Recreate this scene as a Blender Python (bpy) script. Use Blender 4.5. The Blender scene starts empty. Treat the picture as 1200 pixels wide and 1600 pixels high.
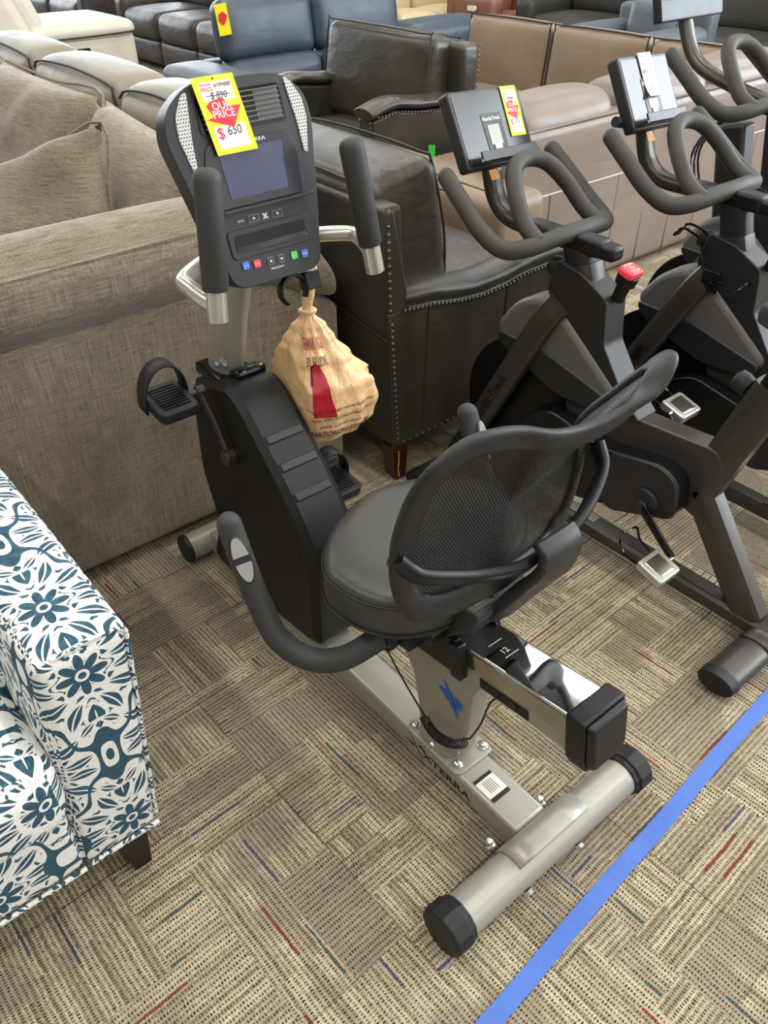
import bpy, bmesh, math, random
from mathutils import Vector, Matrix, noise
random.seed(7)
S = bpy.context.scene
COL = S.collection
V = Vector
PI = math.pi

# ------------------------------------------------------------------ camera, world, light, exposure
cam_d = bpy.data.cameras.new('camera')
cam = bpy.data.objects.new('camera', cam_d)
COL.objects.link(cam)
R3 = ((0.7721942365963356, 0.39512399699938305, -0.4975872666805633),
      (-0.6353256468984743, 0.4693115568247313, -0.6132764344272348),
      (-0.008796781254401143, 0.7896984801973336, 0.6134320883468549))
m = Matrix(R3).to_4x4()
m.translation = V((0, 0, 1.60))
cam.matrix_world = m
cam_d.sensor_fit = 'VERTICAL'
cam_d.sensor_height = 36.0
cam_d.lens = 36.0 * 1280.0 / 1600.0
cam_d.clip_start = 0.05
cam_d.clip_end = 100
S.camera = cam
S.view_settings.view_transform = 'Standard'
S.view_settings.look = 'None'
S.view_settings.gamma = 1
S.view_settings.use_curve_mapping = False
S.view_settings.exposure = -0.05

w = bpy.data.worlds.new('world')
S.world = w
w.use_nodes = True
w.node_tree.nodes['Background'].inputs[0].default_value = (0.86, 0.93, 1.0, 1)
w.node_tree.nodes['Background'].inputs[1].default_value = 0.5

def area(name, loc, target, sx, sy, power, col=(1, 1, 1)):
    l = bpy.data.lights.new(name, 'AREA')
    l.shape = 'RECTANGLE'
    l.size, l.size_y, l.energy, l.color = sx, sy, power, col
    o = bpy.data.objects.new(name, l)
    COL.objects.link(o)
    o.location = loc
    o.rotation_euler = (V(target) - V(loc)).to_track_quat('-Z', 'Y').to_euler()
    return o

# shop windows (daylight) and the ceiling's tube lamps
area('window_daylight_right', (9.3, -2.0, 2.9), (1.0, 1.5, 0.8), 7.0, 3.6, 900, (0.84, 0.92, 1.0))
area('window_daylight_back', (5.0, 15.8, 2.6), (3.5, 2, 0.8), 12.0, 3.4, 950, (0.82, 0.91, 1.0))
area('window_daylight_front', (3.5, -5.8, 2.2), (3.0, 2, 0.2), 7.0, 2.6, 90, (1.0, 0.97, 0.92))
for i in range(4):
    for j in range(4):
        area('ceiling_tube_lamp', (-1.5 + i * 3.0, -2.5 + j * 3.2, 4.5), (-1.5 + i * 3.0, -2.5 + j * 3.2, 0), 0.16, 2.4, 58, (1.0, 0.975, 0.935))

# ------------------------------------------------------------------ colour + materials
def lin(h):
    if isinstance(h, str):
        h = h.lstrip('#')
        c = [int(h[i:i + 2], 16) / 255 for i in (0, 2, 4)]
    else:
        c = [v / 255 for v in h]
    return tuple([(v / 12.92 if v <= 0.04045 else ((v + 0.055) / 1.055) ** 2.4) for v in c]) + (1,)

class NT:
    def __init__(s, mat):
        s.t = mat.node_tree
    def n(s, kind, **kw):
        nd = s.t.nodes.new(kind)
        for k, v in kw.items():
            setattr(nd, k, v)
        return nd
    def put(s, sock, v):
        if hasattr(v, 'is_linked') or isinstance(v, bpy.types.NodeSocket):
            s.t.links.new(v, sock)
        else:
            sock.default_value = v
    def m(s, op, a, b=0.0, c=None, clamp=False):
        nd = s.n('ShaderNodeMath', operation=op)
        nd.use_clamp = clamp
        s.put(nd.inputs[0], a)
        s.put(nd.inputs[1], b)
        if c is not None:
            s.put(nd.inputs[2], c)
        return nd.outputs[0]
    def mix(s, f, a, b):
        nd = s.n('ShaderNodeMix', data_type='RGBA')
        s.put(nd.inputs[0], f)
        s.put(nd.inputs[6], a)
        s.put(nd.inputs[7], b)
        return nd.outputs[2]
    def noise(s, vec, scale, detail=3, rough=0.5, dist=0.0):
        nd = s.n('ShaderNodeTexNoise')
        s.put(nd.inputs['Vector'], vec)
        nd.inputs['Scale'].default_value = scale
        nd.inputs['Detail'].default_value = detail
        nd.inputs['Roughness'].default_value = rough
        nd.inputs['Distortion'].default_value = dist
        return nd.outputs['Fac']
    def white(s, x, y=0.0, z=0.0):
        nd = s.n('ShaderNodeTexWhiteNoise', noise_dimensions='3D')
        s.put(nd.inputs[0], s.xyz(x, y, z))
        return nd.outputs['Value']
    def xyz(s, x, y, z=0.0):
        nd = s.n('ShaderNodeCombineXYZ')
        for i, v in enumerate((x, y, z)):
            s.put(nd.inputs[i], v)
        return nd.outputs[0]
    def sep(s, v):
        nd = s.n('ShaderNodeSeparateXYZ')
        s.put(nd.inputs[0], v)
        return nd.outputs
    def ramp(s, f, lo, hi):
        nd = s.n('ShaderNodeMapRange')
        s.put(nd.inputs[0], f)
        nd.inputs[1].default_value = lo
        nd.inputs[2].default_value = hi
        return nd.outputs[0]
    def mapping(s, vec, sc=(1, 1, 1), rot=(0, 0, 0)):
        nd = s.n('ShaderNodeMapping')
        s.put(nd.inputs[0], vec)
        nd.inputs['Scale'].default_value = sc
        nd.inputs['Rotation'].default_value = rot
        return nd.outputs[0]

def newmat(name):
    mt = bpy.data.materials.new(name)
    mt.use_nodes = True
    nt = NT(mt)
    b = mt.node_tree.nodes['Principled BSDF']
    return mt, nt, b

def bump(nt, b, h, strength=0.3, dist=0.002):
    bp = nt.n('ShaderNodeBump')
    bp.inputs['Strength'].default_value = strength
    bp.inputs['Distance'].default_value = dist
    nt.put(bp.inputs['Height'], h)
    nt.put(b.inputs['Normal'], bp.outputs[0])

def plain(name, col, rough=0.5, metal=0.0, var=0.08, scale=40, bstr=0.0, bscale=300, bdist=0.001, coat=0.0, spec=0.5):
    mt, nt, b = newmat(name)
    tc = nt.n('ShaderNodeTexCoord').outputs['Object']
    c = lin(col)
    f = nt.noise(tc, scale, 3)
    c1 = tuple([x * (1 - var) for x in c[:3]]) + (1,)
    c2 = tuple([min(1, x * (1 + var)) for x in c[:3]]) + (1,)
    nt.put(b.inputs['Base Color'], nt.mix(nt.ramp(f, 0.3, 0.7), c1, c2))
    b.inputs['Roughness'].default_value = rough
    b.inputs['Metallic'].default_value = metal
    b.inputs['Coat Weight'].default_value = coat
    b.inputs['Specular IOR Level'].default_value = spec
    if bstr:
        bump(nt, b, nt.noise(tc, bscale, 2), bstr, bdist)
    return mt

def leather(name, col, col2=None, rough=0.36, wr=0.25, grain=0.12, spec=0.5):
    mt, nt, b = newmat(name)
    tc = nt.n('ShaderNodeTexCoord').outputs['Object']
    c = lin(col)
    d = lin(col2) if col2 else tuple([x * 0.75 for x in c[:3]]) + (1,)
    f = nt.noise(tc, 3.5, 5, 0.6)
    nt.put(b.inputs['Base Color'], nt.mix(nt.ramp(f, 0.3, 0.7), c, d))
    nt.put(b.inputs['Roughness'], nt.m('ADD', nt.m('MULTIPLY', nt.noise(tc, 9, 4), 0.22), rough - 0.11))
    b.inputs['Specular IOR Level'].default_value = spec
    big = nt.noise(nt.mapping(tc, (1, 1, 2.2)), 5.0, 3, 0.5, 0.8)
    fine = nt.n('ShaderNodeTexVoronoi', feature='DISTANCE_TO_EDGE')
    nt.put(fine.inputs['Vector'], tc)
    fine.inputs['Scale'].default_value = 260
    h = nt.m('ADD', nt.m('MULTIPLY', big, wr * 10), nt.m('MULTIPLY', nt.m('MINIMUM', fine.outputs['Distance'], 0.3), grain * 2))
    bump(nt, b, h, 0.55, 0.004)
    return mt

def linen(name, col, col2, k=1.0):
    mt, nt, b = newmat(name)
    tc = nt.n('ShaderNodeTexCoord').outputs['Object']
    h1 = nt.noise(nt.mapping(tc, (18 * k, 18 * k, 330 * k)), 1.0, 3, 0.6)
    v1 = nt.noise(nt.mapping(tc, (330 * k, 330 * k, 14 * k)), 1.0, 3, 0.6)
    f = nt.m('ADD', nt.m('MULTIPLY', h1, 0.5), nt.m('MULTIPLY', v1, 0.5))
    big = nt.noise(tc, 3.0, 3)
    f2 = nt.m('ADD', f, nt.m('MULTIPLY', nt.m('SUBTRACT', big, 0.5), 0.18))
    nt.put(b.inputs['Base Color'], nt.mix(nt.ramp(f2, 0.36, 0.66), lin(col), lin(col2)))
    b.inputs['Roughness'].default_value = 0.85
    b.inputs['Sheen Weight'].default_value = 0.25
    b.inputs['Specular IOR Level'].default_value = 0.2
    wr = nt.noise(tc, 7, 3, 0.5, 0.6)
    bump(nt, b, nt.m('ADD', nt.m('MULTIPLY', f, 0.5), nt.m('MULTIPLY', wr, 3.0)), 0.5, 0.004)
    return mt

def carpet():
    mt, nt, b = newmat('loop_carpet')
    geo = nt.n('ShaderNodeNewGeometry').outputs['Position']
    p = nt.mapping(geo, (1, 1, 1), (0, 0, math.radians(-2.3)))
    x, y, _ = nt.sep(p)
    # slight irregularity
    wob = nt.m('MULTIPLY', nt.m('SUBTRACT', nt.noise(geo, 14, 2), 0.5), 0.006)
    x = nt.m('ADD', x, wob)
    y = nt.m('ADD', y, wob)
    def cell(v, s, off=0.0):
        return nt.m('FLOOR', nt.m('DIVIDE', nt.m('ADD', v, off), s))
    T = 0.488
    ox, oy = -0.027, -0.048
    tx, ty = cell(x, T, ox), cell(y, T, oy)
    tile = nt.white(tx, ty, 3.3)
    # patches of three sizes
    a1 = nt.white(cell(x, 0.122, ox), cell(y, 0.244, oy), 1.1)
    a2 = nt.white(cell(x, 0.244, ox), cell(y, 0.122, oy), 2.1)
    a3 = nt.white(cell(x, 0.16267, ox), cell(y, 0.0976, oy), 5.7)
    sel = nt.white(cell(x, 0.244, ox), cell(y, 0.244, oy), 9.1)
    h = nt.m('ADD', nt.m('MULTIPLY', nt.m('LESS_THAN', sel, 0.4), a1),
             nt.m('MULTIPLY', nt.m('GREATER_THAN', sel, 0.4), nt.m('ADD', nt.m('MULTIPLY', nt.m('LESS_THAN', sel, 0.75), a2),
                  nt.m('MULTIPLY', nt.m('GREATER_THAN', sel, 0.75), a3))))
    ori = nt.m('GREATER_THAN', nt.m('FRACT', nt.m('ADD', nt.m('MULTIPLY', tile, 0.25), h)), 0.42)
    inv = nt.m('SUBTRACT', 1.0, ori)
    across = nt.m('ADD', nt.m('MULTIPLY', ori, x), nt.m('MULTIPLY', inv, y))
    along = nt.m('ADD', nt.m('MULTIPLY', ori, y), nt.m('MULTIPLY', inv, x))
    pitch = 0.0108
    rowf = nt.m('DIVIDE', across, pitch)
    row = nt.m('FLOOR', rowf)
    fr = nt.m('FRACT', rowf)
    tri = nt.m('ABSOLUTE', nt.m('SUBTRACT', nt.m('ADD', fr, nt.m('MULTIPLY', nt.m('SUBTRACT', nt.noise(geo, 260, 1), 0.5), 0.45)), 0.5))          # 0 in the row's middle
    loop = nt.m('DIVIDE', along, 0.0062)
    dots = nt.m('ABSOLUTE', nt.m('SUBTRACT', nt.m('FRACT', nt.m('ADD', loop, nt.white(row, 4.0, 0.5))), 0.5))
    dark = nt.m('MULTIPLY', nt.ramp(tri, 0.29, 0.22), nt.ramp(dots, 0.40, 0.22), clamp=True)
    # some patches are speckled and greyer with denser dark loops
    gre = nt.ramp(nt.m('ADD', nt.m('MULTIPLY', nt.noise(geo, 4.2, 3, 0.6), 1.0), nt.m('MULTIPLY', nt.m('SUBTRACT', nt.white(h, 0.3, 7.0), 0.5), 0.28)), 0.50, 0.58)
    spk = nt.white(nt.m('FLOOR', nt.m('DIVIDE', nt.m('ADD', x, nt.m('MULTIPLY', y, 0.5)), 0.0036)), nt.m('FLOOR', nt.m('DIVIDE', nt.m('SUBTRACT', y, nt.m('MULTIPLY', x, 0.5)), 0.0036)), 1.7)
    fine = nt.noise(geo, 420, 2, 0.7)
    rowtone = nt.white(row, nt.m('FLOOR', nt.m('DIVIDE', along, 0.31)), 0.9)
    beige = nt.mix(rowtone, lin('#978970'), lin('#d6caac'))
    beige = nt.mix(nt.m('MULTIPLY', nt.ramp(fine, 0.55, 0.3), 0.5), beige, lin('#7a6a52'))
    greyc = nt.mix(spk, lin('#6b655f'), lin('#b5a78c'))
    base = nt.mix(nt.m('MULTIPLY', gre, 0.8), beige, greyc)
    base = nt.mix(nt.m('MULTIPLY', nt.ramp(spk, 0.62, 1.0), 0.38), base, lin('#55493c'))
    base = nt.mix(nt.m('MULTIPLY', nt.ramp(spk, 0.30, 0.0), 0.35), base, lin('#dccfae'))
    darkc = nt.mix(nt.white(row, 1.0, 2.0), lin('#2a2624'), lin('#4c433c'))
    c = nt.mix(nt.m('MULTIPLY', dark, nt.m('ADD', 0.58, nt.m('MULTIPLY', nt.white(nt.m('FLOOR', loop), row, 3.0), 0.42))), base, darkc)
    # accent dashes
    seg = nt.m('FLOOR', nt.m('DIVIDE', nt.m('ADD', along, nt.m('MULTIPLY', nt.white(row, 8.0, 1.0), 0.3)), 0.12))
    acc = nt.white(row, seg, 6.1)
    within = nt.ramp(tri, 0.38, 0.22)
    thread = nt.m('MULTIPLY', within, nt.ramp(fine, 0.25, 0.5), clamp=True)
    lo = nt.m('LESS_THAN', acc, 0.011)
    md = nt.m('MULTIPLY', nt.m('GREATER_THAN', acc, 0.011), nt.m('LESS_THAN', acc, 0.020))
    hi = nt.m('MULTIPLY', nt.m('GREATER_THAN', acc, 0.020), nt.m('LESS_THAN', acc, 0.027))
    c = nt.mix(nt.m('MULTIPLY', nt.m('MULTIPLY', lo, thread), 0.85), c, lin('#74222e'))
    c = nt.mix(nt.m('MULTIPLY', nt.m('MULTIPLY', md, thread), 0.8), c, lin('#26454a'))
    c = nt.mix(nt.m('MULTIPLY', nt.m('MULTIPLY', hi, thread), 0.8), c, lin('#2b3f63'))
    # tile seams
    sx = nt.m('ABSOLUTE', nt.m('SUBTRACT', nt.m('FRACT', nt.m('DIVIDE', nt.m('ADD', x, ox), T)), 0.5))
    sy = nt.m('ABSOLUTE', nt.m('SUBTRACT', nt.m('FRACT', nt.m('DIVIDE', nt.m('ADD', y, oy), T)), 0.5))
    seam = nt.m('GREATER_THAN', nt.m('MAXIMUM', sx, sy), 0.4963)
    c = nt.mix(nt.m('MULTIPLY', seam, nt.m('MULTIPLY', nt.ramp(nt.noise(geo, 1.3, 2), 0.42, 0.56), 0.7)), c, lin('#3a322a'))
    nt.put(b.inputs['Base Color'], c)
    b.inputs['Roughness'].default_value = 0.95
    b.inputs['Specular IOR Level'].default_value = 0.1
    hgt = nt.m('ADD', nt.m('MULTIPLY', nt.m('SUBTRACT', 0.5, tri), 1.0), nt.m('ADD', nt.m('MULTIPLY', dots, 0.6), nt.m('MULTIPLY', fine, 0.9)))
    bump(nt, b, hgt, 0.8, 0.003)
    return mt

def damask():
    mt, nt, b = newmat('damask_upholstery')
    uv = nt.n('ShaderNodeUVMap').outputs[0]
    wob = nt.noise(uv, 18, 2)
    u, v, _ = nt.sep(uv)
    W_, H_ = 0.125, 0.20
    pu = nt.m('DIVIDE', u, W_)
    pv = nt.m('DIVIDE', v, H_)
    cu = nt.m('COSINE', nt.m('MULTIPLY', pu, PI))
    cv = nt.m('COSINE', nt.m('MULTIPLY', pv, PI))
    f = nt.m('ADD', cu, cv)
    c3 = nt.m('COSINE', nt.m('MULTIPLY', nt.m('ADD', pu, pv), 3 * PI))
    c4 = nt.m('COSINE', nt.m('MULTIPLY', nt.m('SUBTRACT', pu, pv), 3 * PI))
    g = nt.m('ADD', f, nt.m('MULTIPLY', nt.m('ADD', c3, c4), 0.22))
    band = nt.m('LESS_THAN', nt.m('ABSOLUTE', g), 0.15)
    halo = nt.m('LESS_THAN', nt.m('ABSOLUTE', g), 0.36)
    # mirrored scrolls: noise looked up in coordinates folded about each motif's axes
    fu = nt.m('PINGPONG', u, W_)
    fv = nt.m('PINGPONG', v, H_)
    vec = nt.xyz(fu, fv, 0.7)
    n1 = nt.noise(vec, 15, 0.6, 0.4, 1.5)
    n2 = nt.noise(nt.xyz(fu, fv, 3.7), 48, 0.5, 0.4, 1.6)
    s1 = nt.m('GREATER_THAN', nt.m('ABSOLUTE', nt.m('SUBTRACT', nt.m('FRACT', nt.m('MULTIPLY', n1, 4.6)), 0.5)), 0.25)
    s2 = nt.m('LESS_THAN', n2, 0.36)
    scroll = nt.m('MULTIPLY', s1, nt.m('SUBTRACT', 1.0, s2))
    # flowers at both families of cell centres
    def flower(du, dv, R, k, a):
        xx = nt.m('SUBTRACT', nt.m('PINGPONG', nt.m('ADD', u, du), W_), 0.0)
        yy = nt.m('SUBTRACT', nt.m('PINGPONG', nt.m('ADD', v, dv), H_), 0.0)
        r = nt.m('SQRT', nt.m('ADD', nt.m('MULTIPLY', xx, xx), nt.m('MULTIPLY', yy, yy)))
        th = nt.m('ARCTAN2', yy, xx)
        lim = nt.m('MULTIPLY', R, nt.m('ADD', 1 - a, nt.m('MULTIPLY', a, nt.m('ABSOLUTE', nt.m('COSINE', nt.m('MULTIPLY', th, k))))))
        return nt.m('LESS_THAN', r, lim), nt.m('LESS_THAN', r, nt.m('ADD', nt.m('MULTIPLY', lim, 1.0), 0.007)), nt.m('LESS_THAN', r, R * 0.16), nt.m('LESS_THAN', r, R * 0.28)
    teal = nt.m('MULTIPLY', scroll, nt.m('SUBTRACT', 1.0, halo))
    for du, dv in ((0, 0), (W_, H_)):
        xx = nt.m('PINGPONG', nt.m('ADD', u, du), W_)
        yy = nt.m('PINGPONG', nt.m('ADD', v, dv), H_)
        for (px_, py_, ang_, la, lb) in ((0.0, 0.098, 0.0, 0.034, 0.015), (0.034, 0.080, 0.5, 0.030, 0.011), (0.062, 0.052, 1.0, 0.030, 0.011), (0.074, 0.014, 1.45, 0.026, 0.010), (0.022, 0.118, 0.9, 0.018, 0.007)):
            ex = nt.m('SUBTRACT', xx, px_)
            ey = nt.m('SUBTRACT', yy, py_)
            sa, ca_ = math.sin(ang_), math.cos(ang_)
            al = nt.m('ADD', nt.m('MULTIPLY', ex, sa), nt.m('MULTIPLY', ey, ca_))
            ac = nt.m('SUBTRACT', nt.m('MULTIPLY', ex, ca_), nt.m('MULTIPLY', ey, sa))
            ac = nt.m('ADD', ac, nt.m('MULTIPLY', nt.m('MULTIPLY', al, al), 5.0))
            e1 = nt.m('ADD', nt.m('POWER', nt.m('DIVIDE', nt.m('ABSOLUTE', al), la), 1.4), nt.m('POWER', nt.m('DIVIDE', nt.m('ABSOLUTE', ac), lb), 1.4))
            teal = nt.m('MULTIPLY', teal, nt.m('GREATER_THAN', e1, 1.75))
            vein = nt.m('GREATER_THAN', nt.m('ABSOLUTE', ac), 0.0016)
            teal = nt.m('MAXIMUM', teal, nt.m('MULTIPLY', nt.m('LESS_THAN', e1, 1.0), vein))
    teal = nt.m('MAXIMUM', teal, band)
    for du, dv, R, k, a in ((0, 0, 0.043, 4, 0.6), (W_, H_, 0.043, 4, 0.6)):
        fl, hal, core, ring = flower(du, dv, R, k, a)
        teal = nt.m('MULTIPLY', teal, nt.m('SUBTRACT', 1.0, hal))
        teal = nt.m('MAXIMUM', teal, fl)
        teal = nt.m('MULTIPLY', teal, nt.m('SUBTRACT', 1.0, ring))
        teal = nt.m('MAXIMUM', teal, core)
    tc = nt.n('ShaderNodeTexCoord').outputs['Object']
    weave = nt.noise(nt.mapping(tc, (60, 60, 700)), 1.0, 2)
    tcol = nt.mix(nt.ramp(weave, 0.35, 0.65), lin('#2a4757'), lin('#3b5f72'))
    wcol = nt.mix(nt.ramp(weave, 0.35, 0.65), lin('#dedfdc'), lin('#efefec'))
    nt.put(b.inputs['Base Color'], nt.mix(teal, wcol, tcol))
    b.inputs['Roughness'].default_value = 0.8
    b.inputs['Specular IOR Level'].default_value = 0.25
    bump(nt, b, nt.m('ADD', weave, nt.m('MULTIPLY', nt.noise(tc, 6, 2), 3)), 0.35, 0.003)
    return mt

def grille(name, col, hole, pitch=0.0062, r=0.30, alpha=False, sy=1.0, rough=0.4):
    mt, nt, b = newmat(name)
    uv = nt.n('ShaderNodeUVMap').outputs[0]
    u, v, _ = nt.sep(uv)
    row = nt.m('FLOOR', nt.m('DIVIDE', v, pitch * sy))
    odd = nt.m('MULTIPLY', nt.m('MODULO', nt.m('ABSOLUTE', row), 2.0), 0.5)
    a = nt.m('SUBTRACT', nt.m('FRACT', nt.m('ADD', nt.m('DIVIDE', u, pitch), odd)), 0.5)
    c = nt.m('SUBTRACT', nt.m('FRACT', nt.m('DIVIDE', v, pitch * sy)), 0.5)
    d = nt.m('SQRT', nt.m('ADD', nt.m('MULTIPLY', a, a), nt.m('MULTIPLY', c, c)))
    isb = nt.ramp(d, r + 0.06, r - 0.04)
    if alpha:
        b.inputs['Base Color'].default_value = lin(col)
        nt.put(b.inputs['Alpha'], nt.m('SUBTRACT', 1.0, nt.m('MULTIPLY', isb, 0.45)))
    else:
        nt.put(b.inputs['Base Color'], nt.mix(isb, lin(col), lin(hole)))
    b.inputs['Roughness'].default_value = rough
    bump(nt, b, d, 0.5, 0.001)
    return mt

M = {}
M['carpet'] = carpet()
M['damask'] = damask()
M['linen'] = linen('beige_linen', '#5e5548', '#988c79')
M['leather_olive'] = leather('olive_brown_leather', '#403c35', '#302c27', 0.30)
M['leather_taupe'] = leather('taupe_leather', '#85776c', '#77695f', 0.42, 0.15, 0.06)
M['leather_grey'] = leather('grey_beige_leather', '#88806f', '#766e60', 0.42, 0.2)
M['leather_tan'] = leather('tan_leather', '#8b7763', '#7d6a57', 0.45, 0.12, 0.06)
M['leather_white'] = leather('white_leather', '#ddd6c6', '#cfc8b8', 0.4, 0.2)
M['leather_dark'] = leather('dark_brown_leather', '#453c39', '#352e2c', 0.45, 0.3)
M['leather_black'] = leather('charcoal_leather', '#35322f', '#2a2725', 0.5, 0.1)
M['leather_blue'] = leather('blue_grey_leather', '#3f4b58', '#36414d', 0.38, 0.15)
M['leather_slate'] = leather('slate_leather', '#5b646a', '#4f585e', 0.45, 0.1)
M['leather_cream'] = leather('cream_leather', '#d8c8a4', '#c9b891', 0.45, 0.15)
M['leather_rust'] = leather('rust_leather', '#8a5b4a', '#7a4e3f', 0.45, 0.15)
M['leather_moss'] = leather('moss_leather', '#56584c', '#494b40', 0.5, 0.15)
M['piping'] = plain('dark_piping', '#2d2723', 0.5)
M['nail'] = plain('antique_nail', '#6d6459', 0.35, 0.8)
M['wood_dark'] = plain('dark_wood', '#1d1614', 0.4, 0, 0.2, 60)
M['wood_red'] = plain('cherry_wood', '#3c1714', 0.3, 0, 0.25, 60)
M['wood_raw'] = plain('raw_wood', '#c49a63', 0.7, 0, 0.2, 80)
M['silver'] = plain('silver_grey_paint', '#a5a39b', 0.36, 0.35, 0.03, 300)
M['silver_dark'] = plain('pewter_paint', '#9b988c', 0.4, 0.3, 0.03, 300)
M['aluminium'] = plain('satin_aluminium', '#c4c2bb', 0.28, 0.7, 0.03, 200)
M['chrome'] = plain('mirror_chrome', '#c9cbce', 0.04, 1.0, 0.0)
M['chrome_soft'] = plain('brushed_chrome', '#b9b6ad', 0.18, 1.0, 0.04, 80)
M['gunmetal'] = plain('gunmetal_paint', '#4a4744', 0.3, 0.5, 0.04, 300)
M['gun_light'] = plain('warm_grey_plastic', '#5c5a56', 0.5, 0.0, 0.04, 300)
M['gun_dark'] = plain('dark_grey_plastic', '#232325', 0.42, 0.0, 0.05, 300, 0.1, 900)
M['black_plastic'] = plain('black_textured_plastic', '#0e0e10', 0.42, 0.0, 0.08, 200, 0.2, 900, 0.0005, 0, 0.4)
M['console_plastic'] = plain('charcoal_console_plastic', '#242528', 0.38, 0.0, 0.05, 200, 0.12, 900, 0.0005)
M['frame_plastic'] = plain('grained_frame_plastic', '#17181a', 0.42, 0.0, 0.3, 350, 0.7, 500, 0.0012)
M['foam'] = plain('grey_foam_grip', '#333334', 0.6, 0.0, 0.08, 300, 0.3, 700, 0.0008)
M['foam_bar'] = plain('warm_grey_foam', '#383633', 0.6, 0.0, 0.08, 300, 0.2, 700, 0.0008)
M['rubber'] = plain('black_rubber', '#161617', 0.55, 0.0, 0.1, 200, 0.2, 400)
M['vinyl'] = plain('charcoal_vinyl', '#353535', 0.38, 0.0, 0.05, 60, 0.3, 500, 0.0006)
M['gloss_black'] = plain('gloss_black', '#08080a', 0.12, 0.0, 0.0)
M['flywheel'] = plain('flywheel_black', '#0a0a0c', 0.35, 0.0, 0.2, 20)
M['black_flat'] = plain('black_recess', '#050505', 0.7, 0.0, 0.0)
M['screen'] = plain('dark_lcd_glass', '#3c4060', 0.07, 0.0, 0.1, 8)
M['screen_blue'] = plain('tablet_glass', '#5d6c80', 0.05, 0.2, 0.1, 8)
M['lcd'] = plain('lcd_green_grey', '#8b9079', 0.2, 0.0, 0.03)
M['glossy_console'] = plain('glossy_console_plastic', '#2b2c2f', 0.2, 0.0, 0.04, 200)
M['bezel'] = plain('console_bezel', '#2b2c30', 0.25, 0.0, 0.03)
M['light_grille'] = grille('perforated_grille', '#c9c8c4', '#4f5052', 0.0055, 0.27)
M['netting'] = grille('black_netting', '#0a0b0e', '#000000', 0.0056, 0.26, True, 0.8, 0.5)
M['white'] = plain('white_print', '#e0deda', 0.8, 0, 0.0)
M['paper'] = plain('price_card_white', '#e7ded8', 0.55, 0, 0.02)
M['yellow'] = plain('price_card_yellow', '#f2e21c', 0.5, 0, 0.02)
M['orange'] = plain('orange_card', '#e79a1e', 0.5, 0, 0.03)
M['red'] = plain('red_print', '#d81f3c', 0.5, 0, 0.0)
M['bag_red'] = plain('bag_red_print', '#b01a2c', 0.4, 0, 0.0)
M['red_plastic'] = plain('red_plastic', '#e23a48', 0.35, 0, 0.0)
M['ink'] = plain('pen_ink', '#1a1a2a', 0.5, 0, 0.0)
M['black_print'] = plain('black_print', '#111111', 0.45, 0, 0.0)
M['blue_print'] = plain('blue_print', '#1d55b5', 0.4, 0, 0.0)
M['btn_blue'] = plain('blue_button', '#3e74d8', 0.4, 0, 0.0)
M['btn_green'] = plain('green_button', '#4cc455', 0.4, 0, 0.0)
M['btn_red'] = plain('red_button', '#e8475c', 0.4, 0, 0.0)
M['grey_print'] = plain('grey_print', '#8f8c85', 0.5, 0, 0.0)
M['green_tag'] = plain('green_card', '#3ddc4a', 0.5, 0, 0.0)
M['tape'] = plain('blue_masking_tape', '#4a6fc0', 0.7, 0, 0.06, 60, 0.5, 90, 0.001)
M['zinc'] = plain('zinc_bolt', '#c9ccc9', 0.25, 0.9, 0.1, 300)
M['seam'] = plain('dark_stitch_seam', '#4a413b', 0.7)
def bagmat():
    mt, nt, b = newmat('tan_plastic_film')
    tc = nt.n('ShaderNodeTexCoord').outputs['Object']
    b.inputs['Base Color'].default_value = lin('#ebc391')
    b.inputs['Roughness'].default_value = 0.3
    b.inputs['Subsurface Weight'].default_value = 0.35
    b.inputs['Subsurface Radius'].default_value = (0.05, 0.03, 0.02)
    n = nt.noise(nt.mapping(tc, (1.3, 1.3, 0.45)), 30, 4, 0.6, 1.2)
    n2 = nt.noise(tc, 9, 3, 0.6, 2.0)
    bump(nt, b, nt.m('ADD', n, nt.m('MULTIPLY', n2, 1.6)), 0.7, 0.007)
    return mt
M['bag'] = bagmat()

# ------------------------------------------------------------------ mesh builder
ORG = {}
def catmull(pts, n=6, closed=False):
    pts = [V(p) for p in pts]
    out = []
    N = len(pts)
    rng = N if closed else N - 1
    for i in range(rng):
        p0 = pts[(i - 1) % N] if (closed or i > 0) else pts[0] * 2 - pts[1]
        p1, p2 = pts[i], pts[(i + 1) % N]
        p3 = pts[(i + 2) % N] if (closed or i + 2 < N) else pts[-1] * 2 - pts[-2]
        for k in range(n):
            t = k / n
            out.append(0.5 * ((2 * p1) + (p2 - p0) * t + (2 * p0 - 5 * p1 + 4 * p2 - p3) * t * t + (3 * p1 - p0 - 3 * p2 + p3) * t ** 3))
    if not closed:
        out.append(pts[-1])
    return out

def round_poly(pts, r, n=5):
    out = []
    N = len(pts)
    for i in range(N):
        p = V(pts[i]).to_2d()
        a = V(pts[i - 1]).to_2d()
        c = V(pts[(i + 1) % N]).to_2d()
        rr = r[i] if isinstance(r, (list, tuple)) else r
        da, dc = (a - p), (c - p)
        k = min(rr, da.length * 0.48, dc.length * 0.48)
        s, e = p + da.normalized() * k, p + dc.normalized() * k
        for j in range(n + 1):
            t = j / n
            q = s * (1 - t) ** 2 + p * 2 * t * (1 - t) + e * t * t
            out.append((q.x, q.y))
    return out

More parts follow.
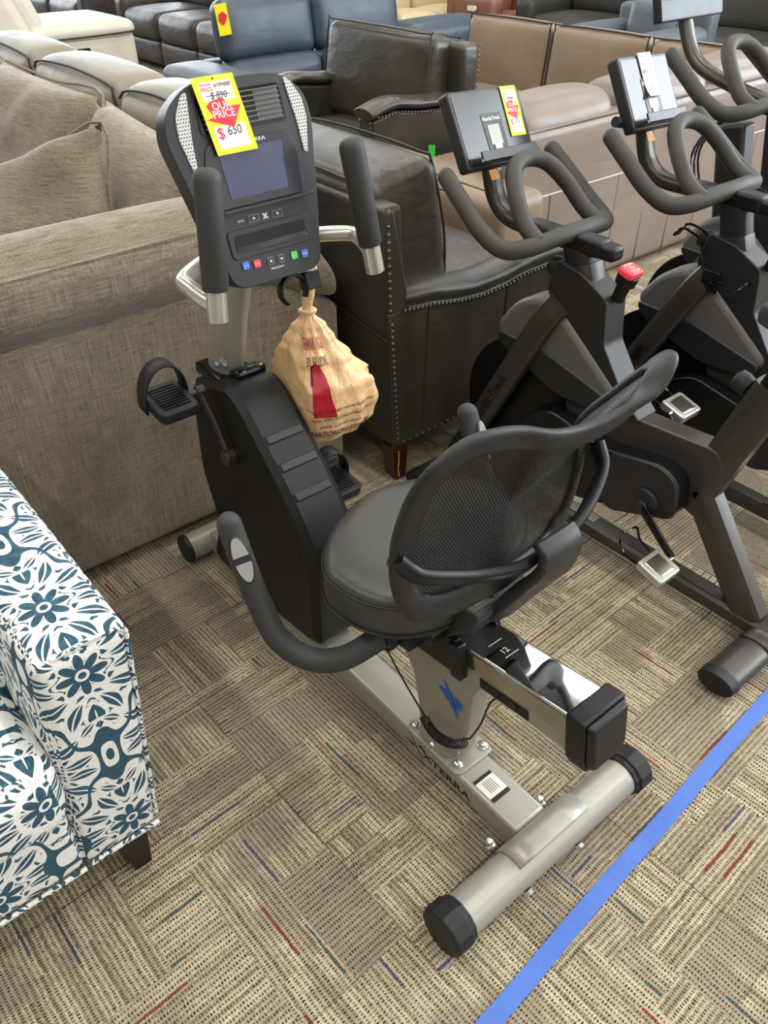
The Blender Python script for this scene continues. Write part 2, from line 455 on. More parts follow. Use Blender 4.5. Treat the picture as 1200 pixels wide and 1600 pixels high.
class B:
    def __init__(s):
        s.v, s.f = [], []
    def add(s, vs, fs):
        o = len(s.v)
        s.v += [tuple(x) for x in vs]
        s.f += [tuple(i + o for i in f) for f in fs]
        return s
    def box(s, c, sz, ax=None):
        c = V(c)
        ax = ax or (V((1, 0, 0)), V((0, 1, 0)), V((0, 0, 1)))
        ax = [V(a).normalized() for a in ax]
        vs = []
        for i in (-1, 1):
            for j in (-1, 1):
                for k in (-1, 1):
                    vs.append(c + ax[0] * i * sz[0] / 2 + ax[1] * j * sz[1] / 2 + ax[2] * k * sz[2] / 2)
        return s.add(vs, [(0, 1, 3, 2), (4, 6, 7, 5), (0, 4, 5, 1), (2, 3, 7, 6), (0, 2, 6, 4), (1, 5, 7, 3)])
    def prism(s, poly, o, a, b, n, d0, d1, sc=1.0):
        """2-D outline in (a, b) at origin o, extruded along n from d0 to d1"""
        o, a, b, n = V(o), V(a), V(b), V(n)
        N = len(poly)
        cx = sum(p[0] for p in poly) / N
        cy = sum(p[1] for p in poly) / N
        v0 = [o + a * p[0] + b * p[1] + n * d0 for p in poly]
        v1 = [o + a * (cx + (p[0] - cx) * sc) + b * (cy + (p[1] - cy) * sc) + n * d1 for p in poly]
        fs = [tuple(range(N))[::-1], tuple(range(N, 2 * N))]
        fs += [(i, (i + 1) % N, N + (i + 1) % N, N + i) for i in range(N)]
        return s.add(v0 + v1, fs)
    def sweep(s, pts, r, seg=12, up=(0, 0, 1), caps=True, closed=False, shape=None):
        """r: float, list of floats, or (rx, ry) or list of pairs; up keeps the flattened side"""
        pts = [V(p) for p in pts]
        N = len(pts)
        up = V(up)
        vs = []
        for i, p in enumerate(pts):
            if closed:
                t = pts[(i + 1) % N] - pts[i - 1]
            else:
                t = pts[min(i + 1, N - 1)] - pts[max(i - 1, 0)]
            t.normalize()
            side = t.cross(up)
            if side.length < 1e-3:
                side = t.cross(V((0.3, 1, 0)))
            side.normalize()
            u2 = side.cross(t).normalized()
            rr = r[i] if isinstance(r, list) else r
            rx, ry = rr if isinstance(rr, tuple) else (rr, rr)
            for k in range(seg):
                th = 2 * PI * (k + 0.5) / seg
                cx, cy = math.cos(th), math.sin(th)
                if shape == 'box':
                    mm = max(abs(cx), abs(cy))
                    q = (abs(cx) ** 6 + abs(cy) ** 6) ** (1 / 6)
                    cx, cy = cx / q, cy / q
                vs.append(p + side * cx * rx + u2 * cy * ry)
        fs = []
        L = N if closed else N - 1
        for i in range(L):
            for k in range(seg):
                a, b_ = i * seg + k, i * seg + (k + 1) % seg
                c, d = ((i + 1) % N) * seg + (k + 1) % seg, ((i + 1) % N) * seg + k
                fs.append((a, b_, c, d))
        if caps and not closed:
            fs.append(tuple(range(seg))[::-1])
            fs.append(tuple(range((N - 1) * seg, N * seg)))
        return s.add(vs, fs)
    def cyl(s, p0, p1, r0, r1=None, seg=24):
        return s.sweep([p0, p1], [r0, r0 if r1 is None else r1], seg)
    def lathe(s, o, ax, prof, seg=24):
        """prof: list of (distance along axis, radius)"""
        o, ax = V(o), V(ax).normalized()
        h = ax.cross(V((0, 0, 1)))
        if h.length < 1e-3:
            h = V((1, 0, 0))
        h.normalize()
        g = ax.cross(h)
        vs = []
        for d, r in prof:
            for k in range(seg):
                th = 2 * PI * k / seg
                vs.append(o + ax * d + h * math.cos(th) * r + g * math.sin(th) * r)
        fs = []
        for i in range(len(prof) - 1):
            for k in range(seg):
                fs.append((i * seg + k, i * seg + (k + 1) % seg, (i + 1) * seg + (k + 1) % seg, (i + 1) * seg + k))
        fs.append(tuple(range(seg))[::-1])
        fs.append(tuple(range((len(prof) - 1) * seg, len(prof) * seg)))
        return s.add(vs, fs)
    def ball(s, c, r, seg=12):
        c = V(c)
        prof = [(-r[2] * math.cos(PI * i / seg) if isinstance(r, tuple) else -r * math.cos(PI * i / seg), 1e-4 + math.sin(PI * i / seg)) for i in range(seg + 1)]
        rx, ry = (r[0], r[1]) if isinstance(r, tuple) else (r, r)
        vs, n = [], 2 * seg
        for d, q in prof:
            for k in range(n):
                vs.append(c + V((rx * q * math.cos(2 * PI * k / n), ry * q * math.sin(2 * PI * k / n), d)))
        fs = [(i * n + k, i * n + (k + 1) % n, (i + 1) * n + (k + 1) % n, (i + 1) * n + k) for i in range(seg) for k in range(n)]
        return s.add(vs, fs)
    def grid(s, fn, nu, nv, cu=False):
        vs = [fn(i / nu, j / nv) for j in range(nv + 1) for i in range(nu + (0 if cu else 1))]
        w_ = nu + (0 if cu else 1)
        fs = []
        for j in range(nv):
            for i in range(nu):
                i2 = (i + 1) % w_ if cu else i + 1
                fs.append((j * w_ + i, j * w_ + i2, (j + 1) * w_ + i2, (j + 1) * w_ + i))
        return s.add(vs, fs)
    def slab(s, lo, hi, r=0.04, n=8, puff=(0, 0, 0), warp=None, rot=None, piv=None):
        """upholstered rounded box between lo and hi, faces puffed out by puff metres"""
        lo, hi = V(lo), V(hi)
        c, h = (lo + hi) / 2, (hi - lo) / 2
        r = min(r, h.x * 0.98, h.y * 0.98, h.z * 0.98)
        idx, vs, fs = {}, [], []
        def pt(p):
            key = tuple(round(x, 5) for x in p)
            if key in idx:
                return idx[key]
            q = V((p[0] * h.x, p[1] * h.y, p[2] * h.z))
            inn = V([max(-h[i] + r, min(h[i] - r, q[i])) for i in range(3)])
            d = q - inn
            if d.length > 1e-9:
                q = inn + d.normalized() * r
            for i in range(3):
                j, k = (i + 1) % 3, (i + 2) % 3
                q[i] += puff[i] * p[i] * abs(p[i]) * max(0, 1 - p[j] ** 2) ** 0.8 * max(0, 1 - p[k] ** 2) ** 0.8
            if rot:
                pv = V(piv) - c if piv else V((0, 0, 0))
                q = rot @ (q - pv) + pv
            q = q + c
            if warp:
                q = warp(q)
            idx[key] = len(vs)
            vs.append(q)
            return idx[key]
        # sample positions denser near the rounded edges
        def ticks(hh):
            e = r / hh
            t = [-1, -1 + e * 0.3, -1 + e * 0.65, -1 + e]
            m_ = [(-1 + e) + (2 - 2 * e) * i / n for i in range(1, n)]
            return t + m_ + [-x for x in t[::-1]]
        T = [ticks(h.x), ticks(h.y), ticks(h.z)]
        for ax in range(3):
            j, k = (ax + 1) % 3, (ax + 2) % 3
            for sg in (-1, 1):
                for a in range(len(T[j]) - 1):
                    for b_ in range(len(T[k]) - 1):
                        q = []
                        for (aa, bb) in ((a, b_), (a + 1, b_), (a + 1, b_ + 1), (a, b_ + 1)):
                            p = [0, 0, 0]
                            p[ax], p[j], p[k] = sg, T[j][aa], T[k][bb]
                            q.append(pt(p))
                        fs.append(tuple(q) if sg > 0 else tuple(q[::-1]))
        return s.add(vs, fs)
    def pillow(s, c4, th, n=14, pinch=0.10, seed=0):
        """soft cushion through four corners (3-D), thickness th"""
        c4 = [V(p) for p in c4]
        nr = (c4[1] - c4[0]).cross(c4[3] - c4[0]).normalized()
        def side(sg):
            def fn(u, v):
                uu, vv = 2 * u - 1, 2 * v - 1
                pu = uu * (1 - pinch * (1 - vv * vv) * 0.6)
                pv = vv * (1 - pinch * (1 - uu * uu) * 0.6)
                a, b_ = (pu + 1) / 2, (pv + 1) / 2
                p = c4[0] * (1 - a) * (1 - b_) + c4[1] * a * (1 - b_) + c4[2] * a * b_ + c4[3] * (1 - a) * b_
                t = th / 2 * (max(0, 1 - uu ** 4) * max(0, 1 - vv ** 4)) ** 0.5
                wob = noise.noise(p * 6 + V((seed, 0, 0))) * 0.03 * (t / (th / 2))
                return p + nr * sg * (t + wob * sg)
            return fn
        s.grid(side(1), n, n)
        o = B().grid(side(-1), n, n)
        s.add(o.v, [f[::-1] for f in o.f])
        return s
    def text(s, txt, o, a, b, size, ext=0.0004, align='CENTER', bold=0.0, wrap=None, shear=0.0, xs=1.0):
        cu = bpy.data.curves.new('t', 'FONT')
        cu.body = txt
        cu.size = size
        cu.extrude = ext
        cu.offset = bold
        cu.align_x = align
        cu.align_y = 'CENTER'
        cu.shear = shear
        cu.resolution_u = 3
        ob = bpy.data.objects.new('t', cu)
        me = bpy.data.meshes.new_from_object(ob)
        o, a, b = V(o), V(a).normalized(), V(b).normalized()
        n_ = a.cross(b).normalized()
        if wrap:
            vs = [wrap(v.co.x * xs, v.co.y, v.co.z) for v in me.vertices]
        else:
            vs = [o + a * v.co.x * xs + b * v.co.y + n_ * v.co.z for v in me.vertices]
        s.add(vs, [tuple(p.vertices) for p in me.polygons])
        bpy.data.objects.remove(ob)
        bpy.data.curves.remove(cu)
        bpy.data.meshes.remove(me)
        return s
    def build(s, name, mat, parent=None, bevel=0.0, seg=2, smooth=True, sub=0, ang=35, uv=True, solid=0.0, org=None):
        me = bpy.data.meshes.new(name)
        L = V(org) if org else V((0, 0, 0))
        if parent is not None:
            L = ORG[parent.name]
        me.from_pydata([V(v) - L for v in s.v], [], s.f)
        bm = bmesh.new()
        bm.from_mesh(me)
        bmesh.ops.remove_doubles(bm, verts=bm.verts, dist=1e-5)
        bmesh.ops.recalc_face_normals(bm, faces=bm.faces)
        bm.to_mesh(me)
        bm.free()
        if uv:
            ul = me.uv_layers.new(name='UVMap')
            for p in me.polygons:
                nn = p.normal
                ax = max(range(3), key=lambda i: abs(nn[i]))
                j, k = ((1, 2), (0, 2), (0, 1))[ax]
                for li in p.loop_indices:
                    co = me.vertices[me.loops[li].vertex_index].co
                    ul.data[li].uv = (co[j], co[k])
        me.materials.append(mat if not isinstance(mat, str) else M[mat])
        if smooth:
            for p in me.polygons:
                p.use_smooth = True
            me.set_sharp_from_angle(angle=math.radians(ang))
        o = bpy.data.objects.new(name, me)
        COL.objects.link(o)
        o.location = L if parent is None else (0, 0, 0)
        if parent is not None:
            o.parent = parent
        ORG[o.name] = L
        if solid:
            md = o.modifiers.new('solid', 'SOLIDIFY')
            md.thickness = solid
            md.offset = 0
        if bevel:
            md = o.modifiers.new('bevel', 'BEVEL')
            md.width = bevel
            md.segments = seg
            md.limit_method = 'ANGLE'
            md.angle_limit = math.radians(40)
            md.harden_normals = False
        if sub:
            md = o.modifiers.new('sub', 'SUBSURF')
            md.levels = md.render_levels = sub
        return o

def thing(name, label, cat, loc, group=None):
    o = bpy.data.objects.new(name, None)
    COL.objects.link(o)
    o.location = loc
    o.empty_display_size = 0.1
    o['label'] = label
    o['category'] = cat
    if group:
        o['group'] = group
    ORG[o.name] = V(loc)
    return o
def tag(o, label, cat, group=None):
    o['label'] = label
    o['category'] = cat
    if group:
        o['group'] = group
    return o
def dup_part(o, parent, off):
    c = o.copy()
    COL.objects.link(c)
    c.parent = parent
    c.location = V(o.location) + V(off)
    ORG[c.name] = ORG[o.name] + V(off)
    return c
X_, Y_, Z_ = V((1, 0, 0)), V((0, 1, 0)), V((0, 0, 1))

# ================================================================== the room
fl = B().add([(-7, -6, 0), (9.5, -6, 0), (9.5, 16, 0), (-7, 16, 0)], [(0, 1, 2, 3)]).build('floor', 'carpet', smooth=False)
fl['kind'] = 'structure'
M['wall'] = plain('painted_wall', '#b9b2a4', 0.8)
M['ceil'] = plain('ceiling_tile', '#d8d5cc', 0.9)
def struct(name, b, mt):
    o = b.build(name, mt, smooth=False)
    o['kind'] = 'structure'
    return o
struct('wall_left', B().box((-7.05, 5, 2.35), (0.1, 22, 4.7)), 'wall')
struct('ceiling', B().box((1.25, 5, 4.75), (16.6, 22, 0.1)), 'ceil')
# walls with long window openings
def wall_open(name, fix, axis, a0, a1, w0, w1, z0=0.7, z1=4.3):
    b = B()
    def seg(p0, p1, za, zb):
        if axis == 'x':
            b.box(((p0 + p1) / 2, fix, (za + zb) / 2), (p1 - p0, 0.12, zb - za))
        else:
            b.box((fix, (p0 + p1) / 2, (za + zb) / 2), (0.12, p1 - p0, zb - za))
    seg(a0, w0, 0, 4.7)
    seg(w1, a1, 0, 4.7)
    seg(w0, w1, 0, z0)
    seg(w0, w1, z1, 4.7)
    n = int((w1 - w0) / 1.8)
    for i in range(1, n):
        p = w0 + (w1 - w0) * i / n
        seg(p - 0.04, p + 0.04, z0, z1)
    struct(name, b, 'wall')
wall_open('wall_right', 9.5, 'y', -6, 16, -4, 14)
wall_open('wall_back', 16.0, 'x', -7, 9.5, -2, 9)
wall_open('wall_front', -6.0, 'x', -7, 9.5, -4, 9)

# blue masking tape stuck on the carpet
def tape():
    vs, n = [], 40
    for i in range(n + 1):
        x = 0.16 + 3.0 * i / n
        y = 0.345 + (x - 0.504) * 0.070 + 0.0012 * math.sin(i * 0.9)
        hw = 0.0175
        for s_ in (-1, 1):
            vs.append((x - 0.070 * s_ * hw, y + s_ * hw, 0.0035))
    fs = [(2 * i, 2 * i + 2, 2 * i + 3, 2 * i + 1) for i in range(n)]
    o = B().add(vs, fs).build('floor_tape', 'tape', solid=0.0008, smooth=False)
    tag(o, 'long strip of blue masking tape stuck across the patterned carpet', 'tape')
tape()

# ================================================================== recumbent exercise bike
XC = 0.815
def bp(dx, y, z):
    return V((XC + dx, y, z))
bike = thing('recumbent_exercise_bike', 'silver and black recumbent exercise bike with mesh backrest and tall console', 'exercise bike', (XC, 1.0, 0))

# main rail on the floor
rail = B().box(bp(0, 1.12, 0.045), (0.088, 1.16, 0.066)).build('main_rail', 'silver', bike, bevel=0.008)
b = B()
b.text('XTERRA', (XC - 0.0445, 0.745, 0.038), (0, -1, 0), (0, 0, 1), 0.028, bold=0.0004, xs=1.45)
b.prism([(0, 0.026), (0.028, -0.004), (0.05, -0.03), (0.022, -0.002)], (XC - 0.0443, 0.868, 0.045), (0, -1, 0), (0, 0, 1), (-1, 0, 0), 0, 0.0006)
b.prism([(-0.012, -0.006), (0.014, -0.004), (0.02, -0.012)], (XC - 0.0443, 0.868, 0.045), (0, -1, 0), (0, 0, 1), (-1, 0, 0), 0, 0.0006)
b.prism([(0.03, 0.004), (0.056, 0.006), (0.04, 0.014)], (XC - 0.0443, 0.868, 0.045), (0, -1, 0), (0, 0, 1), (-1, 0, 0), 0, 0.0006)
b.build('lettering', 'black_print', rail, smooth=False)
st = B().box((0.808, 0.645, 0.0786), (0.050, 0.062, 0.0006)).build('barcode_label', 'white', rail)
B().box((0.808, 0.6725, 0.0793), (0.05, 0.008, 0.0004)).build('print', 'black_print', rail, smooth=False)
b = B().box((0.808, 0.6185, 0.0793), (0.05, 0.010, 0.0004))
b.build('print', 'black_print', rail, smooth=False)
b = B()
for i in range(5):
    b.box((0.797 + i * 0.0056, 0.648, 0.0792), (0.0022, 0.030, 0.0003))
b.build('bar_print', 'grey_print', rail, smooth=False)

# rear stabiliser
rs = B().cyl((0.575, 0.497, 0.052), (1.055, 0.497, 0.052), 0.042, seg=40).build('rear_stabilizer', 'silver', bike)
for x0, x1 in ((0.580, 0.522), (1.050, 1.106)):
    sg = 1 if x1 > x0 else -1
    B().lathe((x0, 0.497, 0.052), (sg, 0, 0), [(0, 0.045), (0.004, 0.047), (0.012, 0.047), (0.014, 0.052), (0.05, 0.052), (0.056, 0.046), (0.056, 0.001)], 12).build('end_cap', 'rubber', rs, smooth=False, bevel=0.002)
sd = B()
def saddle(u, v):
    th = PI * (0.06 + 0.60 * v)
    x = 0.715 + 0.2 * u
    r = 0.0445
    return V((x, 0.497 + r * math.cos(th), 0.052 + r * math.sin(th)))
sd.grid(saddle, 4, 14)
sd.build('saddle_plate', 'silver', rs, solid=0.004)
for x in (0.718, 0.868):
    B().lathe((x, 0.560, 0.060), (0, 0.35, 0.94), [(0, 0.013), (0.003, 0.013), (0.004, 0.009), (0.013, 0.009), (0.017, 0.006), (0.02, 0.002)], 14).build('bolt', 'zinc', rs)
    B().lathe((x, 0.455, 0.040), (0, -0.8, -0.5), [(0, 0.010), (0.008, 0.010), (0.010, 0.007)], 6).build('bolt', 'zinc', rs)
# front stabiliser
fs_ = B().cyl((0.712, 1.79, 0.048), (0.925, 1.79, 0.048), 0.040, seg=36).build('front_stabilizer', 'silver_dark', bike)
for x, sg in ((0.712, -1), (0.925, 1)):
    B().lathe((x, 1.79, 0.048), (sg, 0, 0), [(0, 0.042), (0.012, 0.042), (0.016, 0.037), (0.016, 0.001)], 28).build('end_cap', 'rubber', fs_, smooth=False)
B().box(bp(-0.03, 1.735, 0.06), (0.03, 0.05, 0.07)).build('bracket', 'silver_dark', fs_, bevel=0.006)

# seat rail: slope 7.9 deg
sl = math.atan2(0.037, 0.265)
ry, rz = math.cos(sl), -math.sin(sl)
RD = V((0, ry, rz))            # forward along the seat rail
RN = V((0, -rz, ry))           # its upward normal
R0 = V((XC, 0.448, 0.514))     # top of rail at the rear end
def rp(dx, along, up):
    return R0 + X_ * dx + RD * along + RN * up
cr = B().box(rp(0, 0.34, -0.026), (0.090, 0.70, 0.052), (X_, RD, RN)).build('seat_rail', 'chrome', bike, bevel=0.004)
b = B()
b.text('12', rp(-0.004, 0.21, 0.0004), (1, 0, 0), RD, 0.018, 0.0002)
b.box(rp(0.0, 0.195, 0.0003), (0.034, 0.0012, 0.0004), (X_, RD, RN)).box(rp(0.0, 0.238, 0.0003), (0.034, 0.0012, 0.0004), (X_, RD, RN))
b.build('scale_mark', 'white', cr, smooth=False)
B().box(rp(-0.0455, 0.33, -0.026), (0.0015, 0.64, 0.036), (X_, RD, RN)).build('side_strip', 'chrome_soft', cr)
sb = B().box(rp(0, 0.37, -0.073), (0.078, 0.72, 0.044), (X_, RD, RN)).build('support_beam', 'silver_dark', bike, bevel=0.006)
e = B().box(rp(-0.0395, 0.18, -0.074), (0.003, 0.12, 0.022), (X_, RD, RN)).build('socket_strip', 'black_plastic', sb)
B().lathe(rp(-0.041, 0.155, -0.074), (-1, 0, 0), [(0, 0.0075), (0.003, 0.0075), (0.003, 0.005), (0.001, 0.005)], 16).build('socket', 'gunmetal', sb)
# end cap of the rail
cp = [(-0.054, 0.006), (0.054, 0.006), (0.054, -0.088), (0.044, -0.112), (-0.044, -0.112), (-0.054, -0.088)]
B().prism(cp, rp(0, 0.028, 0.004), X_, RN, -RD, 0, 0.040).prism([(x * 0.93, y * 0.93 - 0.004) for x, y in cp], rp(0, -0.012, 0.004), X_, RN, -RD, 0, 0.014, 0.86).build('rail_end_cap', 'black_plastic', bike, bevel=0.005, seg=3, smooth=True)

# support column
def ring_at(z, y0, y1, hw, r):
    cy, hy = (y0 + y1) / 2, (y1 - y0) / 2
    pts = []
    for k in range(32):
        th = 2 * PI * k / 32
        c, s_ = math.cos(th), math.sin(th)
        q = (abs(c) ** r + abs(s_) ** r) ** (1 / r)
        pts.append((XC + hw * c / q, cy + hy * s_ / q, z))
    return pts
lv = [(0.092, 0.742, 0.852, 0.040, 5), (0.11, 0.728, 0.856, 0.037, 4), (0.18, 0.712, 0.866, 0.036, 4), (0.26, 0.705, 0.885, 0.036, 4), (0.33, 0.700, 0.93, 0.038, 5), (0.395, 0.672, 0.99, 0.039, 6)]
b = B()
vs = []
for l in lv:
    vs += ring_at(*l)
n = 32
fs = [(i * n + k, i * n + (k + 1) % n, (i + 1) * n + (k + 1) % n, (i + 1) * n + k) for i in range(len(lv) - 1) for k in range(n)]
b.add(vs, fs + [tuple(range(n)), tuple(range(5 * n, 6 * n))])
col = b.build('support_column', 'silver_dark', bike, bevel=0.0)
def lp(y, z):
    return (XC - 0.0372 - 0.0008, y, z)
b = B()
b.prism([(-0.022, 0.042), (0.003, 0.014), (0.027, -0.044), (0.0, -0.014)], lp(0.752, 0.288), (0, -1, 0), Z_, (-1, 0, 0), -0.001, 0.0008)
b.prism([(-0.034, 0.010), (-0.010, 0.015), (-0.005, -0.012)], lp(0.752, 0.288), (0, -1, 0), Z_, (-1, 0, 0), -0.001, 0.0008)
b.prism([(0.012, 0.015), (0.017, -0.014), (0.042, -0.005)], lp(0.752, 0.288), (0, -1, 0), Z_, (-1, 0, 0), -0.001, 0.0008)
b.build('emblem', 'blue_print', col, smooth=False)
bpl = B().prism(round_poly([(-0.055, -0.085), (0.055, -0.085), (0.055, 0.085), (-0.055, 0.085)], 0.018), (XC + 0.006, 0.79, 0.078), X_, Y_, Z_, 0, 0.008).build('base_plate', 'silver', bike, bevel=0.002)
for x, y in ((0.782, 0.862), (0.779, 0.797), (0.785, 0.727), (0.862, 0.727), (0.862, 0.855)):
    B().lathe((x, y, 0.086), Z_, [(0, 0.012), (0.002, 0.012), (0.003, 0.009), (0.009, 0.008), (0.012, 0.004), (0.0125, 0.001)], 16).build('bolt', 'zinc', bpl)
B().box((0.792, 0.80, 0.0866), (0.003, 0.10, 0.001)).build('wire', 'black_print', bpl)

# coiled heart-rate cable
cpts = []
path = catmull([(0.705, 0.905, 0.43), (0.735, 0.862, 0.30), (0.762, 0.812, 0.19)], 8)
cpts += path
c0, c1, c2 = V((0.762, 0.812, 0.185)), V((0.748, 0.755, 0.150)), V((0.765, 0.692, 0.215))
turns = 22
for i in range(turns * 12 + 1):
    t = i / (turns * 12)
    c = c0 * (1 - t) ** 2 + c1 * 2 * t * (1 - t) + c2 * t * t
    d = ((c1 - c0) * (1 - t) + (c2 - c1) * t).normalized()
    s1 = d.cross(X_).normalized()
    s2 = d.cross(s1)
    th = 2 * PI * turns * t
    cpts.append(c + (s1 * math.cos(th) + s2 * math.sin(th)) * 0.009)
cpts += catmull([(0.765, 0.684, 0.23), (0.768, 0.66, 0.30), (0.772, 0.645, 0.375), rp(-0.042, 0.19, -0.074)], 6)[1:]
B().sweep(cpts, 0.0021, 6).build('coiled_cable', 'rubber', bike)

# seat carriage
b = B()
b.prism([(0.31, 0.004), (0.52, 0.004), (0.55, 0.05), (0.52, 0.105), (0.225, 0.112), (0.215, 0.098), (0.235, 0.058)], rp(0, 0, 0), RD, RN, X_, -0.062, 0.080)
car = b.build('seat_carriage', 'gun_dark', bike, bevel=0.006)
B().box(rp(-0.052, 0.37, -0.030), (0.016, 0.18, 0.085), (X_, RD, RN)).box(rp(0.052, 0.37, -0.025), (0.016, 0.18, 0.085), (X_, RD, RN)).box(rp(-0.056, 0.280, -0.032), (0.022, 0.028, 0.085), (X_, RD, RN)).build('guide', 'black_plastic', car, bevel=0.004)
B().prism([(-0.048, 0.235), (0.066, 0.235), (0.066, 0.33), (-0.048, 0.33)], rp(0, 0, 0), X_, RD, RN, 0.108, 0.1135).build('top_plate', 'gun_light', car, bevel=0.001)
b = B().box(rp(-0.085, 0.365, 0.000), (0.07, 0.040, 0.032), (X_, RD, RN)).lathe(rp(-0.125, 0.385, 0.000), (-1, 0, 0), [(0, 0.02), (0.012, 0.02), (0.014, 0.011), (0.018, 0.010)], 18)
b.box(rp(-0.118, 0.41, -0.02), (0.018, 0.014, 0.06), (X_, RD, RN))
b.build('adjust_lever', 'black_plastic', car, bevel=0.003)

# seat cushion
def seat_pt(a, rad, zz):
    c, s_ = math.cos(a), math.sin(a)
    pw = 1.62 if s_ > 0 else 2.6
    q = (abs(c) ** pw + abs(s_) ** pw) ** (1 / pw)
    x, y = c / q, s_ / q
    k = max(0, min(1, abs(c) * 3 - 1.9))
    hw = 0.216
    cy, hy = 0.90, 0.168
    lift = 0.010 * (x * x) + 0.006 * (1 - (y ** 2))
    return V((XC + x * hw * rad + 0.018 * max(0, y), cy + y * hy * rad, zz + lift * rad * rad))
def cush(prof, n=64):
    b = B()
    vs = []
    for zz, rad in prof:
        vs += [seat_pt(2 * PI * k / n, rad, zz) for k in range(n)]
    fs = [(i * n + k, i * n + (k + 1) % n, (i + 1) * n + (k + 1) % n, (i + 1) * n + k) for i in range(len(prof) - 1) for k in range(n)]
    fs += [tuple(range(n))[::-1], tuple(range((len(prof) - 1) * n, len(prof) * n))]
    return b.add(vs, fs)
seat = cush([(0.508, 0.86), (0.512, 0.95), (0.520, 0.985), (0.545, 1.0), (0.575, 1.0), (0.594, 0.995), (0.606, 0.97), (0.613, 0.92), (0.618, 0.8), (0.622, 0.6), (0.622, 0.3), (0.621, 0.05)]).build('seat_cushion', 'vinyl', bike, ang=60)
for zz in (0.596, 0.528):
    B().sweep([seat_pt(2 * PI * k / 72, 1.003 if zz < 0.55 else 0.998, zz) for k in range(72)], 0.0024, 6, closed=True).build('piping', 'black_plastic', seat)
B().box(bp(0, 0.86, 0.495), (0.20, 0.22, 0.03)).build('seat_pan', 'black_plastic', bike, bevel=0.006)

# backrest ring: centre line (dx, y, z)
ringc = [(0, .620, .954), (-.05, .636, .972), (-.10, .643, .984), (-.14, .650, .984), (-.175, .656, .970), (-.198, .666, .943), (-.212, .677, .900), (-.222, .687, .838), (-.217, .695, .764), (-.20, .696, .705), (-.168, .692, .668), (-.10, .683, .654), (0, .680, .648), (.09, .692, .640), (.15, .705, .650), (.18, .703, .716), (.20, .708, .786), (.207, .722, .843), (.213, .708, .880), (.222, .670, .932), (.231, .630, .985), (.234, .606, 1.008), (.218, .598, 1.000), (.19, .598, .975), (.155, .603, .952), (.11, .610, .940), (.06, .617, .940)]
rc = catmull([bp(*p) for p in ringc], 6, closed=True)
cen = bp(0, .672, .80)
def ring_sweep(b):
    N = len(rc)
    vs, seg = [], 14
    for i, p in enumerate(rc):
        t = (rc[(i + 2) % N] - rc[i - 2]).normalized()
        inn = (cen - p)
        inn -= t * inn.dot(t)
        inn.normalize()
        nn = t.cross(inn)
        top = max(0, min(1, (p.z - 0.90) / 0.04))
        side = 1 if p.x > XC + 0.17 and not (p.z > 0.9 and p.y < 0.625) else 0
        w_ = 0.022 - 0.001 * top - 0.011 * side
        if p.z < 0.69:
            w_ = 0.026
        for k in range(seg):
            th = 2 * PI * (k + .5) / seg
            cx, cy = math.cos(th), math.sin(th)
            q = (abs(cx) ** 3.2 + abs(cy) ** 3.2) ** (1 / 3.2)
            vs.append(p + inn * (cx / q * w_) + nn * cy / q * 0.009)
    fs = [(i * seg + k, i * seg + (k + 1) % seg, ((i + 1) % N) * seg + (k + 1) % seg, ((i + 1) % N) * seg + k) for i in range(N) for k in range(seg)]
    return b.add(vs, fs)
frame = ring_sweep(B()).build('backrest_frame', 'frame_plastic', bike, ang=75)
def meshfn(u, v):
    N = len(rc)
    f = u * N
    i = int(f) % N
    p = rc[i].lerp(rc[(i + 1) % N], f - int(f))
    q = cen + (p - cen) * (0.96 * v)
    q.y += 0.014 * (1 - v ** 2)
    return q
B().grid(meshfn, len(rc), 10, cu=True).build('mesh_panel', 'netting', bike, ang=80)
# lumbar band joining the ring's two sides, and the rear bracket
bd = catmull([bp(-.236, .690, .812), bp(-.215, .680, .785), bp(-.19, .669, .766), bp(-.10, .650, .728), bp(-.02, .630, .716), bp(.06, .625, .728), bp(.12, .631, .743), bp(.175, .648, .763), bp(.215, .669, .788), bp(.226, .695, .820)], 6)
B().sweep(bd, (0.009, 0.016), 14, up=(0, -0.6, 1), shape='box').build('support_band', 'black_plastic', bike, ang=60)
br = catmull([bp(.035, .618, .765), bp(.035, .598, .745), bp(.030, .604, .70), bp(.022, .640, .64), bp(.015, .668, .59), bp(.01, .69, .55)], 5)
wlist = [(0.046, 0.011)] * 8 + [(0.040, 0.013)] * 6 + [(0.034, 0.015)] * (len(br) - 14)
B().sweep(br, wlist, 14, up=(0, -1, 0.4), shape='box').build('backrest_bracket', 'gun_dark', bike, bevel=0.003)
B().box(bp(.01, .705, .56), (0.05, 0.07, 0.05), (X_, V((0, .6, -.8)), V((0, .8, .6)))).build('backrest_hinge', 'black_plastic', bike, bevel=0.008)

